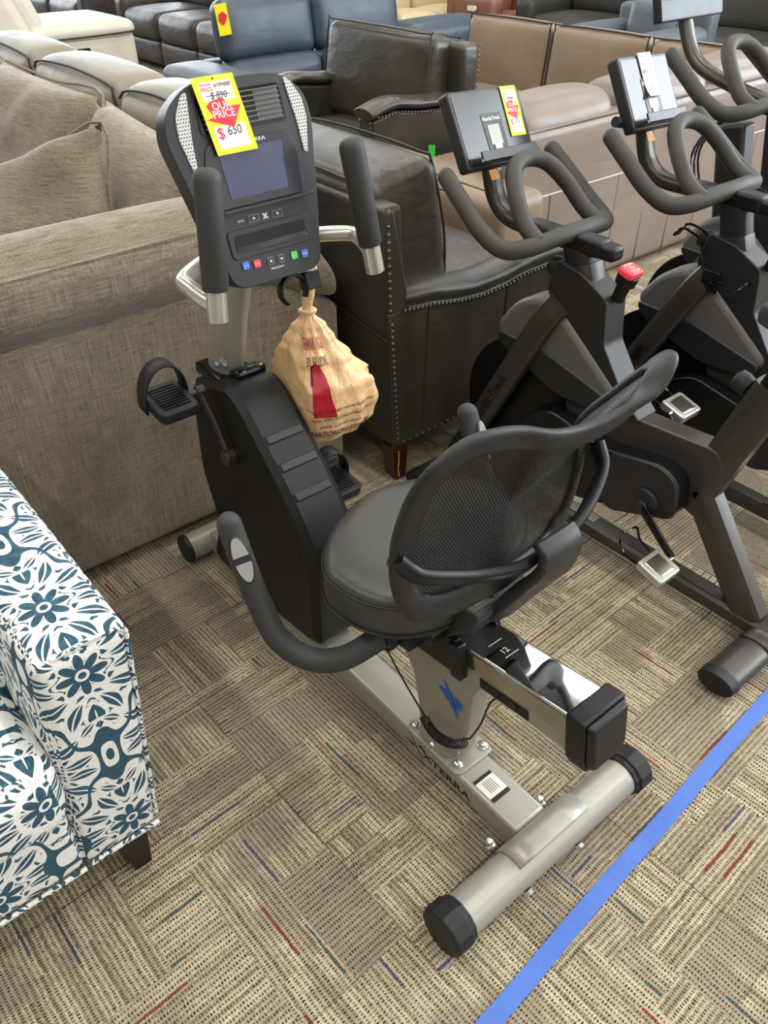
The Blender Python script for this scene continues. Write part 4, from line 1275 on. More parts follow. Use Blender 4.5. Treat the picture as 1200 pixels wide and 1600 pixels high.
    mp = plate([(1.335, .735), (1.315, .815), (1.229, .80), (1.145, .757), (1.132, .64), (1.06, .545), (.985, .478), (1.07, .455), (1.21, .58), (1.31, .66)], -.040, .040, 'head_frame', 'gun_dark', rr=0.012, bev=0.008)
    B().lathe(q(0, 1.142, .752), (0, -.28, .96), [(0, .016), (.045, .018), (.05, .026), (.075, .028), (.078, .02)], 20).build('brake_stem', 'black_plastic', mp)
    dk = V((0, -.28, .96)).normalized()
    dk2 = V((0, -.96, -.28)).normalized()
    rk = B().prism(round_poly([(-.030, -.024), (.030, -.024), (.030, .024), (-.030, .024)], .014, 5), q(0, 1.142, .752) + dk * .076, X_, -dk2, dk, 0, .018, .9).build('stop_knob', 'red_plastic', mp, bevel=0.005, seg=3)
    b = B()
    for i, w_ in enumerate(('PUSH', 'TO', 'STOP')):
        b.text(w_, q(0, 1.142, .752) + dk * .0945 - (-dk2) * (i - 1) * .013, X_, -dk2, .0125, .0003)
    b.build('lettering', 'white', rk, smooth=False)
    # handlebar post
    po = B().sweep([q(0, 1.225, .70), q(0, 1.283, .86 + dz)], (.026, .040), 18, up=(0, 1, -.3), shape='box').build('handlebar_post', 'gun_dark', t, bevel=0.003)
    B().sweep([q(0, 1.235, .745), q(0, 1.262, .81)], (.031, .046), 18, up=(0, 1, -.3), shape='box').build('post_sleeve', 'gunmetal', po)
    B().lathe(q(0, 1.285, .775), (0, 1, .1), [(0, .010), (.03, .010), (.033, .024), (.05, .028), (.072, .025), (.078, .012)], 16).build('adjust_knob', 'rubber', po)
    B().box(q(0, 1.275, .865 + dz), (.055, .15, .045)).box(q(0, 1.185, .862 + dz), (.050, .05, .038)).build('bar_clamp', 'black_plastic', po, bevel=0.010)
    # handlebar
    def h(dx, y, z):
        return q(dx, y, z + dz)
    outer = [h(-.200, 1.572, .996), h(-.205, 1.50, .945), h(-.207, 1.43, .895), h(-.195, 1.365, .865), h(-.150, 1.325, .868), h(-.07, 1.305, .880), h(0, 1.298, .884),
             h(.07, 1.305, .880), h(.150, 1.325, .868), h(.195, 1.365, .865), h(.207, 1.43, .895), h(.205, 1.50, .945), h(.200, 1.572, .996)]
    oc = catmull(outer, 6)
    hb = B().sweep(oc, .0225, 18).ball(oc[0], .0222, 8).ball(oc[-1], .0222, 8).build('handlebar', 'foam_bar', t, ang=70)
    inner = [h(-.118, 1.315, .876), h(-.112, 1.37, .905), h(-.095, 1.425, .962), h(-.060, 1.470, 1.008), h(0, 1.488, 1.022), h(.060, 1.470, 1.008), h(.095, 1.425, .962), h(.112, 1.37, .905), h(.118, 1.315, .876)]
    B().sweep(catmull(inner, 6), .0215, 18).build('inner_loop', 'foam_bar', hb, ang=70)
    # console arm
    if kind != 'tablet':
        B().sweep(catmull([h(0, 1.30, .855), h(0, 1.42, .858), h(0, 1.52, .862), h(0, 1.58, .905), h(0, 1.61, .985)], 6), (.018, .026), 16, up=(1, 0, 0), shape='box').build('console_arm', 'gunmetal', t, ang=60)
        B().box(h(0, 1.40, .865), (.06, .11, .03)).build('arm_cover', 'gun_dark', t, bevel=0.01)
        # console
        lean, yaw, roll = (math.radians(30), math.radians(7), math.radians(-4))
        a0 = V((math.cos(yaw), math.sin(yaw), 0))
        f0 = V((-math.sin(yaw), math.cos(yaw), 0))
        b0 = f0 * math.sin(lean) + Z_ * math.cos(lean)
        a = a0 * math.cos(roll) + b0 * math.sin(roll)
        b_ = b0 * math.cos(roll) - a0 * math.sin(roll)
        n_ = a.cross(b_)
        cw, ch = (.285, .195) if kind == 'card' else (.255, .195)
        c = h(0, 1.610, 1.078)
        def k(s_, tt, d=0.0):
            return c + a * s_ + b_ * tt + n_ * d
        def rr_(w_, hh, r):
            return round_poly([(-w_ / 2, -hh / 2), (w_ / 2, -hh / 2), (w_ / 2, hh / 2), (-w_ / 2, hh / 2)], r, 4)
        cs = B().prism(rr_(cw, ch, .012), c, a, b_, -n_, 0, .034).build('console', 'gun_dark', t, bevel=0.005, seg=3)
        B().prism(rr_(cw - .022, ch - .022, .004), c, a, b_, n_, 0.0, .0012).build('console_face', 'glossy_console', cs)
        md = B().prism(rr_(.078, .112, .003), k(-.002, -.022), a, b_, n_, .001, .0025).build('display_module', 'gun_dark', cs)
        B().prism(rr_(.046, .050, .002), k(-.004, -.020), a, b_, n_, .0025, .0035).build('lcd_display', 'lcd', md)
        B().text('NordicTrack', k(-.004, .020, .0028), a, b_, .0135, .0002, bold=.0003).build('lettering', 'white', md, smooth=False)
        B().prism([(-.014, -.012), (.012, -.014), (.016, .006), (.006, .010), (-.004, .006), (-.014, .008)], k(-.004, -.049), a, b_, n_, .0035, .0045).build('sticker', 'paper', md, smooth=False)
        B().text('-  +', k(-.002, -.066, .0028), a, b_, .014, .0002).build('button_print', 'white', md, smooth=False)
        B().box(k(.0, -.085, .016), (cw * .86, .010, .034), (a, b_, n_)).box(k(.0, -.076, .031), (cw * .80, .026, .006), (a, b_, n_)).build('tablet_ledge', 'gun_dark', cs, bevel=0.002)
        if kind == 'card':
            price_card('price_tag', 'yellow sale card with 375 handwritten, taped on the nearest spin bike console', k(.092, .030, .0035), a * 1.0 - b_ * .03, b_ + a * .03, .062, .128, '$500', '375')
        else:
            pt = thing('price_sheet', 'white printed price sheet with a red X, curling off the second spin bike console', 'price tag', k(-.0, .052, .003))
            def pf(u, v, d=0.0):
                cur = .010 * max(0, .35 - v) ** 2 * 8
                return k(-.030 + .068 * u, -.018 + .118 * v, .004 + cur + d)
            B().grid(lambda u, v: pf(u, v), 4, 16).build('paper', 'white', pt, solid=0.0006)
            bq = B()
            for (u0, u1, vv, th) in ((.12, .45, .90, .010), (.12, .60, .74, .010), (.18, .42, .42, .012), (.62, .90, .45, .010), (.60, .85, .62, .02)):
                bq.add([pf(u0, vv, .001), pf(u1, vv, .001), pf(u1, vv + th * 2, .001), pf(u0, vv + th * 2, .001)], [(0, 1, 2, 3)])
            bq.build('printed_lines', 'grey_print', pt, smooth=False)
            bq = B().text('Costco' if False else 'SALE', pf(.28, .58, .001), a, b_, .013, .0002)
            bq.build('red_lettering', 'red', pt, smooth=False)
            bq = B().text('X', pf(.30, .20, .0045), a, b_, .030, .0002)
            bq.build('red_cross', 'red_plastic', pt, smooth=False)
        og = B().box(k(-.035, -.115, -.012), (.034, .026, .001), (a, b_, n_)).build('hang_tag', 'orange', None, smooth=False, org=k(-.035, -.115, -.012))
        tag(og, 'small orange card hanging below the %s spin bike console' % ('nearest' if kind == 'card' else 'second'), 'tag')
        if kind == 'card':
            B().cyl(k(-.018, -.103, -.012), k(-.008, -.106, -.008), .004, seg=10).build('cable_tie', 'white', og)
        else:
            B().cyl(k(-.105, -.062, -.035), k(-.150, -.055, -.035), .014, seg=16).build('side_knob', 'rubber', cs)
    else:
        lean = math.radians(16)
        b_ = V((0, math.sin(lean), math.cos(lean)))
        n_ = X_.cross(b_)
        c = h(0, 1.655, 1.085) + b_ * .12
        B().sweep(catmull([h(0, 1.30, .87), h(0, 1.45, .90), h(0, 1.60, .95), h(0, 1.67, 1.05), h(0, 1.695, 1.15)], 6), (.02, .03), 16, up=(1, 0, 0)).build('console_arm', 'gunmetal', t)
        def rr_(w_, hh, r):
            return round_poly([(-w_ / 2, -hh / 2), (w_ / 2, -hh / 2), (w_ / 2, hh / 2), (-w_ / 2, hh / 2)], r, 4)
        cs = B().prism(rr_(.33, .27, .008), c, X_, b_, -n_, 0, .030).build('tablet_console', 'gun_dark', t, bevel=0.004)
        B().prism(rr_(.31, .19, .002), c + b_ * .028, X_, b_, n_, 0, .001).build('screen', 'screen_blue', cs)
        B().prism(rr_(.325, .05, .004), c - b_ * .103, X_, b_, n_, 0, .002).build('speaker_strip', 'leather_slate', cs)
        B().box(q(0, 1.34, .55), (.07, .10, .85), (X_, V((0, 1, -.2)), V((0, .2, 1)))).build('tall_post', 'gun_dark', t, bevel=0.012)
        for k_ in range(3):
            B().sweep(catmull([h(-.03 + .03 * k_, 1.40, .87), h(-.05 + .02 * k_, 1.52, .72), h(-.04 + .03 * k_, 1.50, .55)], 6), .004, 8).build('cable', 'rubber', t)
    if cage:
        pts = [q(-.055, 1.335, .80), q(-.060, 1.385, .815), q(-.06, 1.41, .79), q(-.035, 1.41, .79), q(-.03, 1.385, .82), q(-.02, 1.31, .79), q(-.02, 1.27, .72), q(-.05, 1.255, .70), q(-.08, 1.255, .70), q(-.085, 1.235, .70), q(-.080, 1.18, .70), q(-.060, 1.165, .72), q(-.035, 1.17, .71), q(-.035, 1.24, .69), q(-.055, 1.28, .71), q(-.058, 1.335, .80)]
        B().sweep(catmull(pts, 4), .0038, 8).build('bottle_cage', 'gloss_black', t)
        B().box(q(-.058, 1.27, .695), (.012, .05, .06)).build('cage_mount', 'black_plastic', t, bevel=0.002)
    return t
spin('nearest dark grey spin bike with small console, yellow sale card beside the mesh backrest', 1.69, 0, 0, 'card')
spin('second dark grey spin bike, with wire bottle cage and white price sheet on its console', 2.16, -.14, .045, 'sheet', True)
spin('farthest spin bike, at the right edge, with large reflective tablet screen', 2.66, .05, .165, 'tablet')

# ================================================================== upholstery
def nails(parent, pts, r=0.006, n_=None):
    pts = [V(p) for p in pts]
    b0 = None
    for i, p in enumerate(pts[:100]):
        if b0 is None:
            b0 = B().ball(p, r, 5).build('nailhead', 'nail', parent, uv=False)
            p0 = p
        else:
            dup_part(b0, parent, p - p0)
    if len(pts) > 100:
        b = B()
        for p in pts[100:]:
            b.ball(p, r, 5)
        o = b.build('nailheads', 'nail', parent, uv=False)
        o['kind'] = 'stuff'
def along(pts, step):
    pts = [V(p) for p in pts]
    out, acc = [pts[0]], 0.0
    for a, b in zip(pts, pts[1:]):
        L = (b - a).length
        d = step - acc
        while d <= L:
            out.append(a.lerp(b, d / L))
            d += step
        acc = (acc + L) % step if L else acc
    return out
def welt(pts, parent, r=0.004, mt='piping', name='piping', closed=False, n=5):
    return B().sweep(catmull(pts, n, closed), r, 6, closed=closed).build(name, mt, parent)

# ---- patterned armchair at the left edge
pc = thing('patterned_armchair', 'white armchair covered in teal damask pattern, cut by the left edge of the photo', 'armchair', (-0.2, 1.3, 0))
def armwarp(p):
    # flares outwards towards the top, top slopes down at the outer edge
    k = max(0, p.z - 0.13)
    o = V(p)
    o.x += 0.085 * k
    return o
B().slab((0.065, 0.985, 0.135), (0.222, 1.76, 0.655), 0.022, 10, (0.012, 0.008, 0.012), warp=armwarp).build('arm', 'damask', pc, ang=70)
B().slab((-0.80, 0.985, 0.135), (-0.643, 1.76, 0.655), 0.022, 10, (0.012, 0.008, 0.012)).build('arm', 'damask', pc, ang=70)
B().slab((-0.65, 0.985, 0.135), (0.075, 1.70, 0.30), 0.02, 10, (0, 0.01, 0)).build('seat_base', 'damask', pc, ang=70)
B().slab((-0.64, 0.955, 0.300), (0.088, 1.55, 0.47), 0.045, 12, (0, 0.02, 0.02)).build('seat_cushion', 'damask', pc, ang=70)
B().slab((-0.68, 1.55, 0.14), (0.10, 1.76, 0.92), 0.05, 10, (0, 0.02, 0.01)).build('backrest', 'damask', pc, ang=70)
welt([(0.075, 0.983, 0.139), (0.15, 0.983, 0.139), (0.220, 0.983, 0.139)], pc, 0.005, 'damask', n=2)
welt([(-0.64, 0.980, 0.139), (-0.3, 0.978, 0.139), (0.07, 0.980, 0.139)], pc, 0.005, 'damask', n=2)
welt([(0.221, 0.988, 0.16), (0.241, 0.988, 0.40), (0.258, 0.988, 0.60), (0.256, 0.990, 0.645), (0.20, 0.990, 0.655), (0.14, 0.990, 0.652)], pc, 0.004, 'damask')
for x, y in ((0.165, 1.03), (-0.74, 1.03), (0.165, 1.70), (-0.74, 1.70)):
    B().prism([(-0.035, 0), (0.035, 0), (0.024, -0.137), (-0.012, -0.137)] if x > 0 else [(-0.035, 0), (0.035, 0), (0.012, -0.137), (-0.024, -0.137)], (x, y, 0.137), X_, Z_, Y_, -0.028, 0.028, 0.9).build('leg', 'wood_dark', pc, bevel=0.003)

# ---- beige linen sectional
bs = thing('beige_sectional_sofa', 'large beige linen sofa with high arm, directly behind the recumbent bike', 'sofa', (0.4, 2.6, 0))
def bwarp(p):
    o = V(p)
    if o.x > 0.95:
        k = (o.x - 0.95) / 0.47
        k = min(1.0, k)
        drop = 0.33 * k * k
        if o.z > 0.40:
            o.z -= drop * (o.z - 0.40) / 0.56
    return o
B().slab((-1.1, 1.885, 0.035), (1.368, 2.06, 0.745), 0.03, 14, (0, 0.004, 0), warp=bwarp).build('arm_panel', 'linen', bs, ang=70)
B().slab((-1.1, 1.845, 0.735), (1.372, 2.05, 0.958), 0.09, 16, (0, 0.008, 0.012), warp=bwarp).build('arm_top', 'linen', bs, ang=70)
wl = [(-1.0, 1.858, 0.900), (-0.4, 1.856, 0.903), (0.2, 1.854, 0.905), (0.6, 1.854, 0.908), (0.9, 1.854, 0.91)] + [(x, 1.858, 0.91 - 0.31 * ((x - .95) / .47) ** 2) for x in (1.0, 1.1, 1.2)]
welt(wl, bs, 0.007, 'linen')
B().slab((-0.2, 2.28, 0.05), (1.30, 5.1, 0.42), 0.04, 10).build('seat_base', 'linen', bs)
B().slab((-0.15, 2.30, 0.40), (1.15, 3.60, 0.56), 0.06, 10, (0, 0, 0.03)).build('seat_cushion', 'linen', bs, ang=70)
B().slab((-0.15, 3.62, 0.40), (1.15, 5.0, 0.56), 0.06, 10, (0, 0, 0.03)).build('seat_cushion', 'linen', bs, ang=70)
B().slab((1.20, 2.28, 0.05), (1.375, 5.1, 0.84), 0.06, 12, (0.01, 0, 0.01)).build('backrest', 'linen', bs, ang=70)
for (y0, y1, s_) in ((2.12, 2.99, 1), (3.06, 4.02, 2), (4.06, 5.0, 3)):
    z1 = (0.93, 1.0, 1.0)[s_ - 1]
    o = B().pillow([(0.98, y0, 0.54), (0.98, y1, 0.54), (1.22, y1, max(z1, 1.0)), (1.22, y0, z1)], 0.24, 16, 0.06, s_).build('back_cushion', 'linen', bs, ang=80)
    welt([(0.98, y0, 0.54), (1.11, y0 + 0.012, 0.77), (1.24, y0, z1), (1.245, (y0 + y1) / 2, z1 - 0.012), (1.24, y1, z1)], o, 0.006, 'linen', n=4)
def cushion_thing(label, c4, th, s_, pin=0.14):
    cx = sum((V(p) for p in c4), V((0, 0, 0))) / 4
    o = B().pillow(c4, th, 18, pin, s_).build('throw_pillow', 'linen', ang=80, org=cx)
    tag(o, label, 'pillow', 'linen pillows on the beige sofa')
    cs = [V(p) for p in c4]
    pts = []
    for i in range(4):
        a, b = cs[i], cs[(i + 1) % 4]
        pts += [a, a.lerp(b, 0.5) + (cx - a.lerp(b, 0.5)) * pin * 0.55]
    B().sweep(catmull(pts, 4, True), 0.005, 6, closed=True).build('seam', 'linen', o)
cushion_thing('pointed beige linen pillow leaning in the sofa corner, nearest the bike console', [(0.58, 2.62, 0.61), (0.93, 2.38, 0.62), (1.00, 2.52, 1.04), (0.76, 2.98, 0.84)], 0.17, 4)
cushion_thing('flatter beige linen pillow behind the pointed one, at the left edge', [(0.45, 3.10, 0.62), (0.80, 3.10, 0.62), (0.86, 3.40, 0.90), (0.52, 3.70, 0.90)], 0.17, 6)

# ---- olive leather armchairs with nailhead trim
ach = thing('leather_armchair', 'dark olive leather armchair with nailhead trim, seen from its side behind the plastic bag', 'armchair', (1.85, 2.1, 0), 'nailhead leather armchairs')
sidez = [(1.405, .602), (1.464, .610), (1.575, .598), (1.692, .576), (1.792, .567), (1.895, .573), (1.977, .586), (2.099, .590), (2.24, .570)]
for y0, y1, nm in ((1.70, 1.79, 1), (2.45, 2.54, 0)):
    poly = [(1.425, .135), (2.25, .145)] + [(x, z) for x, z in sidez[::-1]]
    sidep = B().prism(poly, (0, 0, 0), X_, Z_, Y_, y0, y1).build('side_panel', 'leather_olive', ach, bevel=0.008, seg=2)
    at = catmull([(x, (y0 + y1) / 2 + 0.008, z + 0.022) for x, z in sidez[1:]], 4)
    B().sweep(at, (0.060, 0.036), 20).build('arm_pad', 'leather_olive', ach, ang=80)
    if nm:
        ys = y0 - 0.003
        pts = along([(x, ys, z - 0.010) for x, z in sidez[1:]], 0.0165) + along([(1.412, ys, .59), (1.437, ys, .16)], 0.020)[1:] + along([(1.408, ys, .615), (1.402, ys, .86)], 0.022) + along([(1.46, ys, .150), (2.23, ys, .158)], 0.028)
        nails(sidep, pts, 0.0062)
        B().sweep([(1.56, ys + 0.001, .59), (1.545, ys, .15)], 0.0022, 6).build('seam', 'piping', sidep)
        B().sweep([(1.90, ys + 0.001, .565), (1.89, ys, .15)], 0.0022, 6).build('seam', 'piping', sidep)
def bkw(p):
    o = V(p)
    o.x += -0.05 * (o.z - 0.13)
    return o
bk = B().slab((1.425, 1.705, .13), (1.50, 2.54, .905), 0.018, 8, (0, 0, 0), warp=bkw).build('backrest', 'leather_olive', ach)
B().prism([(1.405, .60), (1.400, .885), (1.408, .90), (1.425, .895), (1.450, .78), (1.475, .66), (1.487, .60)], (0, 0, 0), X_, Z_, Y_, 1.697, 1.78).build('backrest_wing', 'leather_olive', bk, bevel=0.008)
B().sweep([(1.398, 1.70, .52), (1.396, 2.1, .575), (1.398, 2.54, .52)], 0.003, 6).build('seam', 'piping', bk)
B().slab((1.60, 1.80, .33), (2.30, 2.44, .50), 0.05, 8, (0.02, 0, 0.02)).build('seat_cushion', 'leather_olive', ach, ang=80)
B().slab((1.50, 1.80, .14), (2.26, 2.44, .34), 0.02, 6).build('seat_base', 'leather_olive', ach)
rot = Matrix.Rotation(math.radians(-13), 3, 'Y')
bc_ = B().slab((1.475, 1.775, .52), (1.735, 2.44, .965), 0.045, 12, (0.02, 0.01, 0.015), rot=Matrix.Rotation(math.radians(-10), 3, 'Y'), piv=(1.6, 2.1, .52)).build('back_cushion', 'leather_olive', ach, ang=80)
RY = Matrix.Rotation(math.radians(-10), 3, 'Y')
def rcp(x, y, z):
    pv = V((1.6, 2.1, .52))
    return RY @ (V((x, y, z)) - pv) + pv
for xx in (1.480, 1.724):
    s2 = 1 if xx > 1.6 else -1
    welt([rcp(xx, 1.80, .56), rcp(xx, 1.776, .75), rcp(xx, 1.80, .945), rcp(xx, 1.85, .966), rcp(xx, 2.1, .975), rcp(xx, 2.37, .966), rcp(xx, 2.43, .93), rcp(xx, 2.44, .7)], bc_, 0.0042)
for x, y in ((1.455, 1.735), (2.20, 1.735), (1.455, 2.50), (2.20, 2.50)):
    lg = B().prism([(-0.036, 0), (0.036, 0), (0.024, -0.135), (-0.020, -0.135)], (x, y, 0.138), X_, Z_, Y_, -0.030, 0.030, 0.9).build('leg', 'wood_red', ach, bevel=0.003)
    if x < 1.5 and y < 2:
        B().sweep([(x - .008, y - .031, .115), (x - .006, y - .0300, .08), (x - .009, y - .0290, .04), (x - .004, y - .0283, .012)], [.0015, .0028, .0026, .004], 6).build('split', 'wood_raw', lg)

a2 = thing('leather_armchair', 'dark olive leather armchair behind the nearest spin bike console, its deep seat facing left', 'armchair', (3.1, 3.95, 0), 'nailhead leather armchairs')
for y0, y1, nm in ((3.45, 3.58, 1), (4.32, 4.45, 0)):
    pr2 = [(2.76, .14), (3.44, .14), (3.44, .64), (3.25, .625), (3.05, .64), (2.90, .66), (2.76, .63)]
    sp2 = B().prism(pr2, (0, 0, 0), X_, Z_, Y_, y0, y1).build('side_panel', 'leather_olive', a2, bevel=0.012)
    at = catmull([(2.745, (y0 + y1) / 2, .655), (2.9, (y0 + y1) / 2, .690), (3.1, (y0 + y1) / 2, .668), (3.4, (y0 + y1) / 2, .66)], 5)
    B().sweep(at, (0.078, 0.032), 18).build('arm_pad', 'leather_olive', a2, ang=80, bevel=0.004)
    if nm:
        nails(sp2, along([(2.79, y0 - .003, .645), (2.95, y0 - .003, .652), (3.1, y0 - .003, .628), (3.42, y0 - .003, .625)], .022) + along([(2.757, y0 + .02, .62), (2.757, y0 + .02, .20)], .024) + along([(2.757, y1 - .02, .62), (2.757, y1 - .02, .40)], .024), .006)
    for x in (2.81, 3.39):
        B().prism([(-0.035, 0), (0.035, 0), (0.022, -0.14), (-0.022, -0.14)], (x, (y0 + y1) / 2, .14), X_, Z_, Y_, -.028, .028).build('leg', 'wood_red', a2)
B().slab((2.72, 3.58, .14), (3.35, 4.32, .48), 0.07, 10, (0.01, 0, 0.03)).build('seat_cushion', 'leather_olive', a2, ang=80)
bk2 = B().slab((3.33, 3.42, .14), (3.45, 4.46, .915), 0.03, 8, (0, 0, .01)).build('backrest', 'leather_olive', a2)
nails(bk2, along([(3.455, 3.43, .90), (3.455, 3.43, .50)], .024), .006)
R2 = Matrix.Rotation(math.radians(10), 3, 'Y')
def r2p(x, y, z):
    pv = V((3.25, 3.95, .47))
    return R2 @ (V((x, y, z)) - pv) + pv
b2c = B().slab((3.12, 3.52, .46), (3.33, 4.42, .945), 0.06, 12, (.025, 0, .012), rot=R2, piv=(3.25, 3.95, .47)).build('back_cushion', 'leather_olive', a2, ang=80)
welt([r2p(3.135, 3.53, .50), r2p(3.125, 3.53, .92), r2p(3.13, 3.60, .945), r2p(3.13, 4.34, .945), r2p(3.13, 4.41, .92), r2p(3.135, 4.41, .5)], b2c, .0045)
welt([r2p(3.325, 3.53, .60), r2p(3.325, 3.53, .92), r2p(3.325, 3.60, .948), r2p(3.325, 4.34, .948)], b2c, .004)

# ---- grey-beige leather sofa behind the linen one
gs = thing('grey_leather_sofa', 'pale grey-beige leather sofa with dark piping, behind the beige linen pillows', 'sofa', (1.9, 4.3, 0))
B().slab((1.50, 2.95, .05), (1.66, 6.3, .80), .04, 10).build('backrest', 'leather_grey', gs)
B().slab((1.60, 2.95, .05), (2.30, 6.3, .45), .05, 10, (0, 0, .02)).build('seat_base', 'leather_grey', gs)
for y0, y1 in ((2.99, 3.66), (3.68, 4.62), (4.64, 5.55)):
    c = B().slab((1.53, y0, .62), (1.86, y1, .915), .085, 12, (.02, .005, .035)).build('back_cushion', 'leather_grey', gs, ang=80)
    welt([(1.555, y0 + .02, .66), (1.545, y0 + .02, .87), (1.555, y0 + .08, .905), (1.555, (y0 + y1) / 2, .925), (1.555, y1 - .08, .905), (1.545, y1 - .02, .87)], c, .006)
    welt([(1.535, y0 + .02, .70), (1.530, (y0 + y1) / 2, .715), (1.535, y1 - .02, .70)], c, .005)
B().box((1.52, 4.2, .80), (.05, 2.4, .02)).build('stitched_rail', 'leather_grey', gs, bevel=.008)

# ---- taupe / tan leather sectional
ts = thing('tan_leather_sectional', 'long tan leather sectional sofa with upright back cushions, beyond the spin bikes', 'sofa', (3.8, 3.4, 0))
bp_ = B().slab((2.62, 2.36, .03), (5.1, 2.52, .775), .035, 12, (0, .004, .006)).build('rear_panel', 'leather_taupe', ts)
B().box((3.86, 2.3585, .507), (2.44, .004, .006)).build('seam', 'leather_white', bp_)
for x in [2.86 + .235 * i for i in range(10)]:
    B().box((x, 2.3585, .26), (.005, .004, .48), (V((1, 0, 0)), Y_, Z_)).build('seam', 'seam', bp_)
welt([(2.66, 2.375, .765), (3.4, 2.372, .772), (4.2, 2.372, .772), (5.0, 2.375, .765)], bp_, .004, 'seam')
for x0, x1 in ((2.66, 3.30), (3.32, 4.02), (4.04, 4.75)):
    c = B().slab((x0, 2.40, .60), (x1, 2.66, .855), .075, 10, (.0, .02, .03)).build('back_cushion', 'leather_taupe', ts, ang=80)
    welt([(x0 + .01, 2.41, .81), (x0 + .06, 2.408, .80), ((x0 + x1) / 2, 2.405, .806), (x1 - .06, 2.408, .80), (x1 - .01, 2.42, .81)], c, .0045)
B().slab((2.62, 2.50, .03), (4.75, 3.36, .44), .05, 10, (0, 0, .02)).build('seat_base', 'leather_tan', ts)
B().slab((3.62, 3.37, .03), (4.78, 4.75, .44), .05, 10, (0, 0, .02)).build('seat_base', 'leather_tan', ts)
B().slab((2.37, 2.20, .04), (2.66, 3.34, .60), .05, 12, (.008, 0, .01)).build('arm', 'leather_tan', ts, ang=80)
welt([(2.385, 2.23, .575), (2.375, 2.9, .585), (2.385, 3.3, .575)], ts, .004, 'seam')
welt([(2.44, 2.22, .603), (2.44, 2.9, .612), (2.44, 3.3, .603)], ts, .004, 'seam')
B().slab((4.78, 2.36, .03), (4.98, 4.80, .80), .04, 10).build('backrest', 'leather_tan', ts)
for y0, y1 in ((3.98, 4.72), (3.23, 3.96), (2.48, 3.21)):
    c = B().slab((4.58, y0, .38), (4.80, y1, .835), .05, 10, (.03, .006, .012), rot=Matrix.Rotation(math.radians(7), 3, 'Y'), piv=(4.7, y0, .38)).build('back_cushion', 'leather_tan', ts, ang=80)
    R7 = Matrix.Rotation(math.radians(7), 3, 'Y')
    f7 = lambda x, y, z: R7 @ (V((x, y, z)) - V((4.7, y0, .38))) + V((4.7, y0, .38))
    welt([f7(4.60, y0 + .01, .42), f7(4.60, y0 + .01, .80), f7(4.60, y0 + .06, .835), f7(4.60, y1 - .06, .835), f7(4.60, y1 - .01, .80), f7(4.60, y1 - .01, .42)], c, .005)
o = B().box((2.655, 2.90, .615), (.03, .002, .05), (V((.8, -.6, 0)), V((.6, .8, 0)), Z_)).build('hang_tag', 'green_tag', smooth=False, org=(2.655, 2.90, .60))
tag(o, 'small bright green card on the tan sofa arm, left of the nearest spin bike console', 'tag')

# ---- white recliner
wr = thing('white_recliner', 'white leather power recliner with a dark control panel on its side, far left', 'recliner', (3.0, 8.5, 0))
B().slab((2.35, 8.10, .10), (3.70, 9.0, .50), .05, 12, (.02, .006, 0)).build('body', 'leather_white', wr, ang=80)
B().slab((2.75, 8.06, .47), (3.70, 9.02, .60), .06, 12, (.03, 0, .025)).build('arm_cushion', 'leather_white', wr, ang=80)
welt([(2.76, 8.052, .50), (3.2, 8.045, .50), (3.62, 8.055, .505), (3.70, 8.10, .51)], wr, .008)
rb = B().slab((2.50, 8.12, .42), (2.84, 8.98, 1.10), .09, 12, (.03, 0, .02), rot=Matrix.Rotation(math.radians(-22), 3, 'Y'), piv=(2.75, 8.5, .42)).build('backrest', 'leather_white', wr, ang=80)
B().slab((2.76, 8.16, .54), (2.96, 8.94, 1.02), .08, 10, (.03, 0, .02), rot=Matrix.Rotation(math.radians(-22), 3, 'Y'), piv=(2.86, 8.5, .5)).build('back_cushion', 'leather_white', wr, ang=80)
B().slab((1.9, 8.07, .46), (2.72, 8.5, .54), .035, 8).build('lower_arm', 'leather_slate', wr)
B().prism(round_poly([(-.07, -.025), (.07, -.025), (.07, .025), (-.07, .025)], .02), (3.18, 8.098, .385), X_, Z_, -Y_, -.004, .010).build('control_panel', 'gloss_black', wr)

